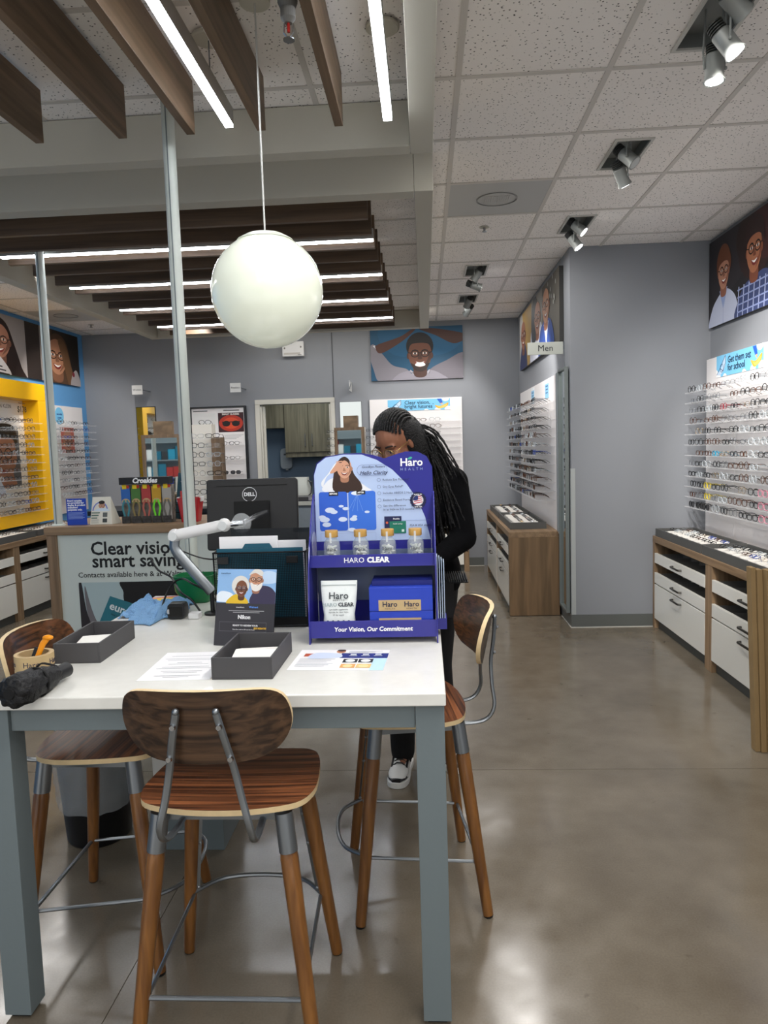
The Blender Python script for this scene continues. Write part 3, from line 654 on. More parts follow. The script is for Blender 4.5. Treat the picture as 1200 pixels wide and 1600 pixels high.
# smiling man, back wall
t, a = poster(FB, -.63, 2.312, 1.12, .63, 'canvas photo of a smiling man in glasses on blue, back wall')
W, H = 1.12, .63
a.rect(0, 0, W, H, '#164a68'); a.blob([(.1, .6), (.6, .65), (1.1, .5), (.9, .3), (.3, .3)], '#185173')
a.blob([(-.02, .36), (.04, .44), (.16, .3), (.27, .18), (.45, .12), (.46, -.02), (.12, -.03), (.03, .14)], '#7d7980'); a.blob([(1.14, .3), (.92, .22), (.72, .12), (.66, -.02), (1.14, -.03)], '#6f6a72')
a.poly([(.03, .42), (.12, .33), (.14, .36), (.05, .43)], '#c9c9cf')
a.blob([(.06, .40), (.13, .33), (.38, .46), (.52, .57), (.56, .62), (.5, .6), (.36, .52), (.1, .44)], '#4f2f25'); a.blob([(1.14, .46), (1.0, .42), (.8, .52), (.6, .6), (.62, .62), (.82, .6), (1.14, .53)], '#43281f')
a.blob([(.3, -.02), (.33, .07), (.47, .11), (.5, .07), (.7, .07), (.73, .11), (.85, .06), (.9, -.02)], '#8b8790'); a.blob([(.48, .12), (.52, .06), (.68, .06), (.71, .12), (.6, .04)], '#a5a1a9')
a.ell(.60, .40, .165, .165, '#14100f'); a.face(.60, .30, .19, '#68402f', '#452a20', '#120c0a')
a.blob([(.46, .36), (.48, .47), (.6, .52), (.72, .47), (.74, .36), (.69, .43), (.51, .43)], '#14100f'); a.blob([(.49, .2), (.53, .12), (.6, .095), (.67, .12), (.71, .2), (.6, .145)], '#2c1b15')
a.blob([(.54, .17), (.6, .155), (.66, .17), (.64, .2), (.56, .2)], '#f2ece7')
a.obj(t)
# family, men's wall
FM = face((XM, 8.6, 0), 'right')
t, a = poster(FM, .02, 2.33, 2.46, .60, 'canvas photo of a group of smiling people high above the Men shelves', th=.035)
a.rect(0, 0, 2.46, .62, '#8c887f'); a.rect(1.6, 0, 2.46, .62, '#565249'); a.rect(0, .0, .35, .62, '#aca9a5'); a.blob([(.25, .66), (.85, .7), (.9, .3), (.75, .02), (.45, .0), (.4, .3)], '#b08d4c')
a.blob([(.0, -.05), (.1, .2), (.3, .3), (.5, .2), (.55, -.05)], '#2c3359'); a.face(.3, .36, .15, '#8f5f48', '#6b4434', '#241612', a=1.6)
a.blob([(.85, -.05), (.9, .3), (1.2, .25), (1.55, .3), (1.6, -.05)], '#d8dbe8'); a.blob([(.95, .2), (.95, .5), (1.2, .62), (1.4, .4), (1.3, .2)], '#3a4149'); a.face(1.32, .38, .15, '#c08a70', '#94634c', '#3b2a22', a=1.6)
a.blob([(1.4, -.05), (1.5, .22), (1.8, .28), (2.1, .22), (2.2, -.05)], '#2b4a93'); a.poly([(1.7, .25), (1.95, .25), (1.83, .05)], '#dfe3ee'); a.face(1.82, .4, .15, '#c18a68', '#99644a', '#5a4030', a=1.6)
for k in range(14): a.ell(1.65+random.random()*.75, .35+random.random()*.25, .012, .02, '#b5b7b0')
a.obj(t)
# two women, left wall
FL = face((XL, 5.4, 0), 'left')
t, a = poster(FL, .9, 2.36, 2.52, .6, 'dark canvas photo of two long-haired women in glasses on the blue wall', th=.03)
a.rect(0, 0, 2.52, .6, '#96908f'); a.rect(1.33, 0, 1.62, .6, '#2d2420'); a.rect(1.62, 0, 1.78, .6, '#8d857f'); a.rect(1.76, 0, 2.52, .6, '#43311f'); a.blob([(1.9, .62), (2.5, .7), (2.6, .1), (2.2, .2)], '#20170f')
a.blob([(.55, .0), (.6, .4), (.75, .56), (.98, .52), (1.12, .3), (1.22, .1), (1.28, -.04)], '#241715'); a.face(.84, .33, .17, '#a3735e', '#76503f', '#1d1210', a=1.5)
a.blob([(.3, -.04), (.42, .15), (.6, .22), (.85, .16), (1.0, -.04)], '#c9c8cc')
for k in range(6): a.line([(.4+.02*k, .02+k*.035), (.98-.06*k, .0+k*.035)], .014, '#23232a')
a.blob([(1.72, -.02), (1.76, .4), (1.95, .56), (2.2, .5), (2.32, .2), (2.44, -.04)], '#553c28'); a.face(1.98, .3, .2, '#b07c5e', '#83583f', '#3c2a1e', a=1.45, specs='#2d1d14')
a.blob([(2.02, .5), (2.2, .45), (2.38, -.04), (2.24, -.04), (2.1, .3)], '#6d4d32'); a.blob([(2.28, -.03), (2.32, .12), (2.44, .18), (2.54, -.03)], '#a79f9f'); a.ell(2.35, .13, .03, .03, '#7c2731')
a.obj(t)
# ---------------------------------------------------------------- men's wall
panel(FM, -.06, 2.34, .72, 2.08, .03, 'white slatwall eyewear panel on the wall under the Men sign', seams=(.61, 1.22, 1.83))
shelves(FM, [1.862-.0785*k for k in range(12)], .0, 2.2, .17, 'under the Men sign', 0, 'end', 'full', .155, zback=.031, stuff_if=lambda r, k, n: k < n-5, jump='near end')
o = panel(FM, 2.35, 2.39, .745, 2.08, .05, 'narrow grey upright strip at the near end of the Men panel', m=mat('alu_grey', '#8f9598', .4, .4), name='end_strip', cat='trim')
FMC = face((XM, 8.56, 0), 'right')
c = counter(FMC, 2.27, [(0, .045), (1.14, 1.20)], [(.045, 1.14), (1.20, 2.20)], 'wood veneer counter with white drawers under the Men eyewear', dep=.455)
MB().box((2.20, 0.004, .022), (2.27, .6895, .453)).obj('end_panel', LAMV2 if 'LAMV2' in globals() else wood('end_panel_veneer', '#655037', '#85694b', (14, 1.0, 14), .5, 1.2), c, bev=.0015)
tray(FMC, 1.10, 2.08, .10, .42, .7405, 'charcoal tray of frames at the near end of the Men counter')
tray(FMC, .10, 1.07, .10, .42, .7405, 'charcoal tray of frames at the far end of the Men counter')
for k, x in enumerate((.85, 1.72)):
    s = board(FM, x, 1.905, .2, .16, .003, 'small light blue cloud-edged card %s of the Men panel' % ('at the far end', 'near the front')[k], z=.031)
    a = Art(.2, .16, .003); a.rect(0, 0, .2, .16, '#8fc6e8')
    for q in range(5): a.ell(.02+q*.04, .15, .03, .02, '#eef4f8')
    for q in range(3): a.line([(.04, .11-.03*q), (.15, .11-.03*q)], .01, '#2b5b96')
    a.obj(s)
# men sign
t = thing('hanging_sign', 'grey flag sign reading Men on the column corner', 'sign', (XM, 6.10, 2.27))
MB().box((-.30, 0, -.05), (-.012, .012, .05)).obj('plate', mat('sign_grey', '#b4b7af', .5), t, bev=.002)
text('Men', .072, flat('#2b2d2f'), t, -.155, -.0012, 0, 'CENTER', rot=(PI/2, 0, 0))
b = MB(); b.box((-.03, .0125, .02), (-.001, .017, .03)); b.box((-.03, .0125, -.03), (-.001, .017, -.02)); b.box((-.006, .0, -.05), (-.001, .03, .05)); b.obj('bracket', STEEL, t)
MB().tube([(-.004, .0, -.05), (-.002, -.01, -.12), (-.008, -.03, -.18)], .003, 6).obj('wire', STEEL, t)
# leaning mirror and corner guard
t = thing('wall_mirror', 'tall narrow framed mirror leaning at the column corner beside the Men display', 'mirror', M=face((XM-.009, 6.22, .11), 'right'))
b = MB()
for q in (((0, 0, 0), (.02, 1.99, .03)), ((.29, 0, 0), (.31, 1.99, .03)), ((.02, 0, 0), (.29, .02, .03)), ((.02, 1.97, 0), (.29, 1.99, .03))): b.box(*q)
b.obj('mirror_frame', mat('pewter_frame', '#7f8684', .4, .5), t, bev=.002)
MB().box((.02, .02, .002), (.29, 1.97, .012)).obj('mirror_glass', MIRROR, t)
b = MB(); b.box((XM-.004, YC-.004, .106), (XM+.03, YC-.0005, 1.29)); b.box((XM-.004, YC-.0005, .106), (XM-.0005, YC+.03, 1.29)); tag(b.obj('corner_guard', mat('guard_grey', '#a9adac', .45)), 'pale plastic corner guard on the lower edge of the grey column', 'guard')
# ---------------------------------------------------------------- back wall pieces
t = thing('wall_mirror', 'narrow mirror on the back wall reflecting the yellow display', 'mirror', M=face((-3.60, YB-.001, 1.2), 'back'))
MB().box((0, 0, 0), (.25, .9, .012)).obj('mirror_frame', mat('black_edge', '#202224', .4), t); MB().box((.008, .008, .0121), (.242, .892, .016)).obj('mirror_glass', MIRROR, t)
t = thing('wall_mirror', 'small rectangular mirror right of the doorway on the back wall', 'mirror', M=face((-1.035, YB-.001, 1.35), 'back'))
MB().box((0, 0, 0), (.27, .725, .01)).obj('mirror_back', mat('black_edge', '#202224', .4), t); MB().box((.003, .003, .0101), (.267, .722, .014)).obj('mirror_glass', MIRROR, t)
t = thing('emergency_light', 'white wall box high on the back wall below the soffit', 'light', M=face((-1.71, YB-.001, 2.645), 'back'))
b = MB(); b.box((0, 0, 0), (.265, .18, .06)); b.obj('housing', WPLAS, t, bev=.008)
a = Art(.265, .18, .06); a.rect(.05, .145, .12, .165, '#2a4fa0'); a.rect(.02, .02, .22, .045, '#bcb9b3'); a.ell(.03, .1, .01, .012, '#6d6a66'); a.ell(.23, .11, .01, .012, '#6d6a66'); a.rect(.19, .012, .235, .02, '#444'.replace('#444', '#444444')); a.obj(t)
def flag(x, z, label, words):
    t = thing('hanging_sign', label, 'sign', (x, YB, z))
    MB().box((-.065, -.26, -.055), (.065, -.255, .055)).obj('plate', mat('sign_white', '#d6d6d3', .5), t)
    MB().box((.062, -.2555, -.01), (.068, -.001, .0)).obj('arm', STEEL, t)
    text(words, .032, flat('#4a4c4e'), t, 0, -.2612, 0, 'CENTER', rot=(PI/2, 0, 0))
flag(-3.47, 2.29, 'small white flag sign on the back wall left of the grey post', 'Women')
flag(-2.26, 2.275, 'small white flag sign on the back wall left of the doorway', 'Readers')
t = thing('hanging_sign', 'empty flag sign bracket on the back wall right of the doorway', 'bracket', (-.88, YB, 2.25)); b = MB(); b.box((-.004, -.26, -.06), (.004, -.001, .06)); b.obj('plate', mat('sign_white', '#d6d6d3', .5), t); MB().tube([(0, -.26, .05), (.02, -.28, .02), (0, -.26, -.04)], .004, 6).obj('hook', STEEL, t)
# dark framed display
FD = face((-2.88, YB-.001, .95), 'back')
t = thing('framed_display', 'black-framed white eyewear display on the back wall beside the doorway', 'display', M=FD)
MB().box((0, 0, 0), (.66, 1.1, .05)).obj('backing', PEG, t)
b = MB()
for q in (((-.02, 0, 0), (0, 1.12, .07)), ((.66, 0, 0), (.68, 1.12, .07)), ((0, 1.1, 0), (.66, 1.12, .07)), ((0, .2, .0505), (.66, .215, .07))): b.box(*q)
b.obj('black_frame', BLACKP, t)
a = Art(.66, 1.1, .05)
a.rect(.02, .82, .30, 1.04, '#e3e3e1')
for sx in (.12, .2): a.ring(sx, .93, .038, .03, .006, '#26282b')
a.line([(.24, .94), (.27, .88)], .005, '#26282b'); a.line([(.08, .94), (.14, .86)], .004, '#26282b')
a.rect(.33, .80, .65, 1.04, '#38141c'); a.ell(.49, .91, .15, .1, '#b5311c'); a.ell(.49, .91, .1, .07, '#d64a24')
for sx in (.43, .55): a.ell(sx, .905, .05, .035, '#15100f')
a.line([(.38, .925), (.60, .925)], .012, '#15100f')
for k in range(4): a.rect(.4, .76-.015*k, .64-.03*k, .765-.015*k, '#a9a9a9')
a.rect(.02, 1.06, .2, 1.075, '#777777'); a.rect(.4, 1.06, .6, 1.075, '#777777')
a.obj(t); text('SMART GLASSES', .03, flat('#e9dcd5'), t, .49, 1.02, .0575, 'CENTER', bold=.001)
for r, (y, n, dk) in enumerate([(.64, 4, False), (.46, 3, False), (.28, 2, True), (.12, 3, True), (.02, 3, True)]):
    o = MB().box((.02, y-.004, .05), (.64, y, .17)).obj('acrylic_shelf', ACR); o.matrix_world = FD; tag(o, 'clear acrylic shelf of the black-framed back display, %s from the top' % ORD[r], 'shelf', 'shelves of the black-framed display')
    for k in range(n): glasses(FD @ Matrix.Translation((.64-.1-.155*k, y+.0225, .13)), '{c} %s on the %s shelf of the black-framed display, %s from right' % ('sunglasses' if dk else 'eyeglasses', ORD[r], NTH[k]), 'eyewear in the black-framed display', 'full', dk, 'black' if dk else None, 'deep' if dk or r == 0 else 'rect')
# ---------------------------------------------------------------- left wall: yellow unit, white panel, counter
YEL = mat('yellow_lacquer', '#f2b705', .4); CREAM = mat('cream_board', '#ece4d6', .5)
t = thing('yellow_surround', 'bright yellow box frame around the eyewear shelves on the blue wall', 'surround', M=FL @ Matrix.Translation((.5, .835, .001)))
Lw = 1.75
for q, n_ in ((((0, 1.27, 0), (Lw, 1.445, .20)), 'top_rail'), (((0, 0, 0), (Lw, .12, .20)), 'bottom_rail'), (((Lw-.17, .1205, 0), (Lw, 1.2695, .20)), 'side_rail'), (((0, .1205, 0), (.17, 1.2695, .20)), 'side_rail')): MB().box(*q).obj(n_, YEL, t, bev=.002)
MB().box((.171, .121, 0), (Lw-.171, 1.269, .03)).obj('back_board', CREAM, t)
a = Art(.62, 1.14, .03)
a.rect(.0, .86, .56, 1.12, '#e9e9e8'); a.rect(.0, .28, .50, .84, '#5d6064'); a.rect(.0, .28, .20, .84, '#44474b')
a.blob([(.02, .3), (.04, .7), (.2, .84), (.38, .78), (.44, .55), (.36, .4), (.4, .28)], '#a97458'); a.blob([(.0, .84), (.1, .9), (.42, .88), (.46, .66), (.36, .76), (.1, .74), (.0, .6)], '#1c1715')
a.ring(.12, .6, .07, .06, .012, '#141211'); a.ring(.29, .6, .07, .06, .012, '#141211'); a.line([(.34, .62), (.44, .64)], .012, '#141211'); a.ell(.2, .42, .06, .02, '#8b3f3a'); a.blob([(-.02, .2), (.0, .42), (.1, .36), (.2, .2)], '#dfe5ee')
a.obj(t, loc=(.96, .12, 0)); text('CALVIN KLEIN', .055, flat('#3a3a3a'), t, 1.22, 1.19, .115, 'RIGHT'); text('$178', .085, flat('#2a2a2a'), t, 1.50, 1.17, .115, 'RIGHT', bold=.001); text('frames from', .025, flat('#555555'), t, 1.48, 1.235, .115, 'RIGHT')
shelves(FL, [1.862-.0815*k for k in range(12)], 1.20, 2.075, .19, 'in the yellow frame', 0, 'end', 'full', .150, zback=.045, jump='right end')
panel(FL, 2.42, 3.42, .85, 2.10, .03, 'white eyewear panel on the blue wall right of the yellow frame', seams=(.5,))
shelves(FL, [1.872-.0815*k for k in range(11)], 2.46, 3.36, .19, 'right of the yellow frame', 0, 'end', 'full', .150, zback=.031, stuff_if=lambda r, k, n: k < 3, jump='right end')
s = board(FL, 2.84, 1.55, .32, .30, .003, 'small portrait card behind the shelves right of the yellow frame', z=.031)
a = Art(.32, .30, .003); a.rect(0, 0, .32, .3, '#c9705f'); a.face(.16, .15, .12, '#c98f74', '#9a664f', '#5e2f22', a=1.2); a.obj(s)
s = thing('round_sticker', 'round light blue sticker at the top of the white panel behind the post', 'sticker', M=FL @ Matrix.Translation((2.84, 1.98, .0315)))
MB().prism([(.1*math.cos(q/24*2*PI), .1*math.sin(q/24*2*PI)) for q in range(24)], 0, .003).obj('disc', flat('#7cc4ea'), s)
text('see what', .034, flat('#1f4f8f'), s, 0, .02, .0036, 'CENTER', bold=.001); text('is new', .034, flat('#1f4f8f'), s, 0, -.02, .0036, 'CENTER', bold=.001)
counter(FL, 3.55, [(0, .05), (1.02, 1.12), (2.12, 2.2), (3.45, 3.55)], [(.05, 1.02), (1.12, 2.12), (2.2, 3.45)], 'wood veneer counter with white drawers along the blue wall')
tray(FL, .5, 1.46, .10, .42, .7405, 'charcoal display tray at the near end of the blue wall counter')
tray(FL, 1.5, 2.46, .10, .42, .7405, 'charcoal display tray of white cards on the blue wall counter below the yellow frame')
# ---------------------------------------------------------------- one merged object for the remaining small frames
def tower(x, y, z0, label_t):
    t = thing('eyewear_tower', label_t, 'display', (x, y, z0))
    MB().box((-.10, -.02, 0), (.08, .10, .74)).obj('core', CREAM, t); MB().box((.0805, -.06, .0), (.17, .06, .62)).obj('wood_side', LAMV, t)
    b = MB()
    for k in range(8): b.box((-.10, -.14, .03+.083*k), (.17, -.0605, .034+.083*k))
    b.obj('shelf', ACR, t)
    for k in range(8):
        for q in range(2): glasses(Matrix.Translation((x-.03+.14*q, y-.11, z0+.055+.083*k)) @ face((0, 0, 0), 'back'), '{c} eyeglasses on the %s level of the counter tower, %s side' % (ORD[7-k], ('left', 'right')[q]), 'eyewear on the counter tower', 'full')
def mirror_stand(x, y, z0, w_, h_, label_t, sides, rz=0):
    t = thing('mirror_stand', label_t, 'mirror', (x, y, z0), rz); b = MB()
    for q in (((-w_/2, 0, 0), (-w_/2+.03, .04, h_)), ((w_/2-.03, 0, 0), (w_/2, .04, h_)), ((-w_/2+.03, 0, 0), (w_/2-.03, .04, .03)), ((-w_/2+.03, 0, h_-.03), (w_/2-.03, .04, h_))): b.box(*q)
    b.obj('wood_frame', LAMV, t); MB().box((-w_/2+.03, .012, .03), (w_/2-.03, .02, h_-.03)).obj('mirror_glass', MIRROR, t)
    MB().box((-w_*.2, .05, h_+.001), (w_*.28, .17, h_+.12)).obj('top_block', LAM, t)
    b = MB(); b.box((-w_/2, .041, 0), (w_/2, .2, h_)); b.obj('cabinet_core', CREAM, t)
    b = MB(); n = 0
    for k in range(int(h_/.075)):
        for s in sides: b.box((s*w_/2, .05, .04+.075*k), (s*(w_/2+.09), .16, .044+.075*k))
    b.obj('side_shelf', ACR, t)
    for k in range(int(h_/.075)):
        for s in sides: STUFF.append((Matrix.Translation((x+s*(w_/2+.05), y+.1, z0+.066+.075*k)) @ face((0, 0, 0), 'back') @ Matrix.Scale(.6, 4), 'rect', 'thick', 'black', False))
BT = mat('black_counter_top', '#17181a', .35)
def low_counter(x0, x1, y0, y1, h, label, body=BLACKP, top=BT):
    t = thing('service_counter', label, 'counter', ((x0+x1)/2, y0, 0)); w_ = (x1-x0)/2
    MB().box((-w_, 0, h-.04), (w_, y1-y0, h)).obj('worktop', top, t, bev=.003); MB().box((-w_+.02, .02, .0), (w_-.02, y1-y0-.02, h-.0405)).obj('carcass', body, t)
    b = MB()
    for k in range(3): b.box((-w_+.04+k*(2*w_-.06)/3, .004, .12), (-w_+.02+(k+1)*(2*w_-.06)/3, .0195, h-.07))
    b.obj('front_panel', mat('grey_front', '#7d878f', .5) if body != BLACKP else BLACKM, t); return t
low_counter(-3.0, -1.75, 6.25, 6.85, 1.02, 'low black counter behind the wooden desk carrying the eyewear tower')
tower(-1.99, 6.5, 1.0205, 'small wood and white eyewear tower behind the grey post')
mirror_stand(-2.36, 6.42, 1.0205, .34, .66, 'wood-framed mirror stand on the low black counter left of the grey post', (), math.radians(11))
low_counter(-1.04, -.45, 7.42, 7.95, 1.02, 'low black counter holding the wood-framed mirror behind the woman')
mirror_stand(-.775, 7.5, 1.0205, .31, .70, 'wood-framed mirror stand beside the woman near the back wall', (-1, 1))

# ---------------------------------------------------------------- the open store behind the camera, seen only in the mirrors
def gondola(x, y, label, cols):
    t = thing('store_gondola', label, 'shelving', (x, y, 0))
    b = MB(); b.box((-1.2, -.3, 0), (1.2, .3, .12)); b.box((-1.2, -.01, .12), (1.2, .01, 2.0))
    for k in range(4): b.box((-1.2, .011, .5+.42*k), (1.2, .3, .52+.42*k))
    b.obj('rack', mat('gondola_grey', '#8d9aa0', .5), t)
    for k in range(4):
        q = -1.18
        while q < 1.05:
            w_ = random.uniform(.08, .2); h_ = random.uniform(.18, .36); z = (.121, .521, .941, 1.361)[k]
            MB().box((q, .05, z), (q+w_*.93, .27, z+h_)).obj('goods', flat(random.choice(cols)), t); q += w_
for k, (x, y) in enumerate(((-2.4, -5), (.4, -5), (3.2, -5), (-1.0, -7.5), (1.8, -7.5))): gondola(x, y, 'store shelving full of goods behind the camera, %s' % ('left', 'middle', 'right', 'far left', 'far right')[k], ['#1e6c86', '#224a9a', '#16202a', '#a3302e', '#dfe3e2', '#2b93b5', '#33373c'])
# back wall counter and the small room behind the doorway
counter(face((-.665, YB, 0), 'back'), 1.16, [(0, .05), (1.10, 1.16)], [(.05, 1.10)], 'wood veneer counter with white drawers under the back wall panel', dep=.40)
RC = wood('room_cabinet_veneer', '#5d5848', '#7b7461', (22, 22, 1.2), .5, 1.2)
def room_cab(x0, x1, z0, z1, label, ndoor):
    t = thing('wall_cabinet', label, 'cabinet', ((x0+x1)/2, 10.3, z0)); w_ = (x1-x0)/2; h_ = z1-z0
    MB().box((-w_, .02, 0), (w_, .315, h_)).obj('carcass', RC, t)
    for k in range(ndoor):
        a = -w_+2*w_*k/ndoor; b_ = -w_+2*w_*(k+1)/ndoor
        d = MB().box((a+.003, 0, .0), (b_-.003, .0195, h_)).obj('cabinet_door', RC, t, bev=.002)
        if ndoor > 1: hx = b_-.05 if k == 0 else a+.05; MB().tube([(hx, 0, .08), (hx, -.025, .085), (hx, -.025, .25), (hx, 0, .255)], .005, 6).obj('handle', STEEL, d)
room_cab(-2.30, -1.99, 1.82, 2.45, 'single short wall cabinet seen through the doorway, left', 1)
room_cab(-1.985, -1.30, 1.47, 2.45, 'double wall cabinet with bar handles seen through the doorway', 2)
MB().box((-1.985, 10.32, 1.40), (-1.0, 10.6, 1.465)).obj('cabinet_light_rail', RC)
tag(bpy.data.objects['cabinet_light_rail'], 'wooden light rail under the double wall cabinet in the back room', 'rail')
t = thing('soap_dispenser', 'grey plastic paper and soap dispenser on the back room wall', 'dispenser', (-2.02, 10.5, 1.38))
b = MB(); b.prism(rrect(.17, .30, .05, 4), 0, .11, ax='y'); b.obj('cover', mat('dispenser_grey', '#9ba2a8', .4), t, bev=.01)
MB().box((-.03, -.006, .05), (.03, -.0005, .075)).obj('window_slot', mat('slot_dark', '#45494e', .4), t); MB().cyl((0, .05, -.17), (0, .05, -.152), .02, n=12).obj('nozzle', WPLAS, t)
MARB = mat('pale_laminate_top', '#b9bbb3', .35, var=.08, vscale=40)
low_counter(-2.2, -1.07, 7.25, 7.95, .985, 'service counter with pale speckled top in front of the doorway', mat('counter_body', '#5b646d', .5), MARB)
t = thing('cash_drawer', 'dark grey cash drawer with light keys on the service counter edge', 'drawer', (-1.285, 7.26, .9855))
MB().box((-.2, 0, 0), (.2, .25, .045)).obj('case', mat('drawer_case', '#3c3c3e', .4), t, bev=.004)
text('IBM', .05, flat('#c9c9cc'), t, .10, -.0012, .0225, rot=(PI/2, 0, 0))
t = thing('label_printer', 'boxy off-white machine with a black cable on the service counter', 'printer', (-1.36, 7.72, .9855))
b = MB(); b.rings([[(x*1.0, y, 0) for x, y in rrect(.26, .22, .03, 3)], [(x*1.0, y, .09) for x, y in rrect(.26, .22, .03, 3)], [(x*.78, y*.8+.02, .16) for x, y in rrect(.26, .22, .03, 3)], [(x*.76, y*.5+.05, .225) for x, y in rrect(.26, .22, .03, 3)]]); b.obj('body', mat('printer_ivory', '#b7bab2', .4), t, True)
MB().tube([(.1, .0, .19), (.15, -.05, .17), (.15, -.12, .06), (.09, -.15, .008), (0, -.16, .008)], .007, 6).obj('cable', BLACKP, t)
t = MB().lathe([(.03, 0), (.034, .07), (.03, .07), (.027, .005)], 16, (-1.62, 7.5, .986), cap=True).obj('paper_cup', mat('cup_white', '#c3c8c4', .5), smooth=False); tag(t, 'white paper cup on the service counter left of the machine', 'cup')
# ================================================================ table
t = thing('counter_table', 'tall table with white quartz top and slate grey legs in the foreground', 'table', (-.57, 2.40, 0))
def tb(a, b_, name, m, bev=.0015):
    c = Vector((-.57, 2.40, 0)); return MB().box(Vector(a)-c, Vector(b_)-c).obj(name, m, t, bev=bev)
TX0, TX1, TY0, TY1 = -1.178, .036, 1.750, 3.03
tb((TX0, TY0, .867), (TX1, TY1, .90), 'table_top', QUARTZ, .003)
tb((-1.172, 1.772, .012), (-1.099, 1.845, .866), 'leg', SLATE); tb((-.041, 1.772, .012), (.032, 1.845, .866), 'leg', SLATE); tb((-.041, 2.93, .012), (.032, 3.003, .866), 'leg', SLATE); tb((-1.172, 2.93, .012), (-1.099, 3.003, .866), 'leg', SLATE)
for x in (-1.16, -.03):
    for y in (1.784, 2.942): tb((x, y, 0), (x+.05, y+.05, .0115), 'foot_pad', BLACKP, 0)
tb((-1.098, 1.783, .80), (-.042, 1.805, .866), 'apron', SLATE); tb((-1.098, 2.97, .80), (-.042, 2.99, .866), 'apron', SLATE)
tb((-1.162, 1.846, .80), (-1.142, 2.929, .866), 'apron', SLATE); tb((.003, 1.846, .80), (.023, 2.929, .866), 'apron', SLATE)
t = thing('pedestal_cabinet', 'narrow white pedestal on a slate plinth under the far end of the table', 'cabinet', (-.93, 2.60, 0))
MB().box((-.13, 0, .0), (.13, .32, .16)).obj('plinth', SLATE, t, bev=.002); MB().box((-.14, .02, .1605), (.12, .32, .79)).obj('body', WHITE, t, bev=.002)
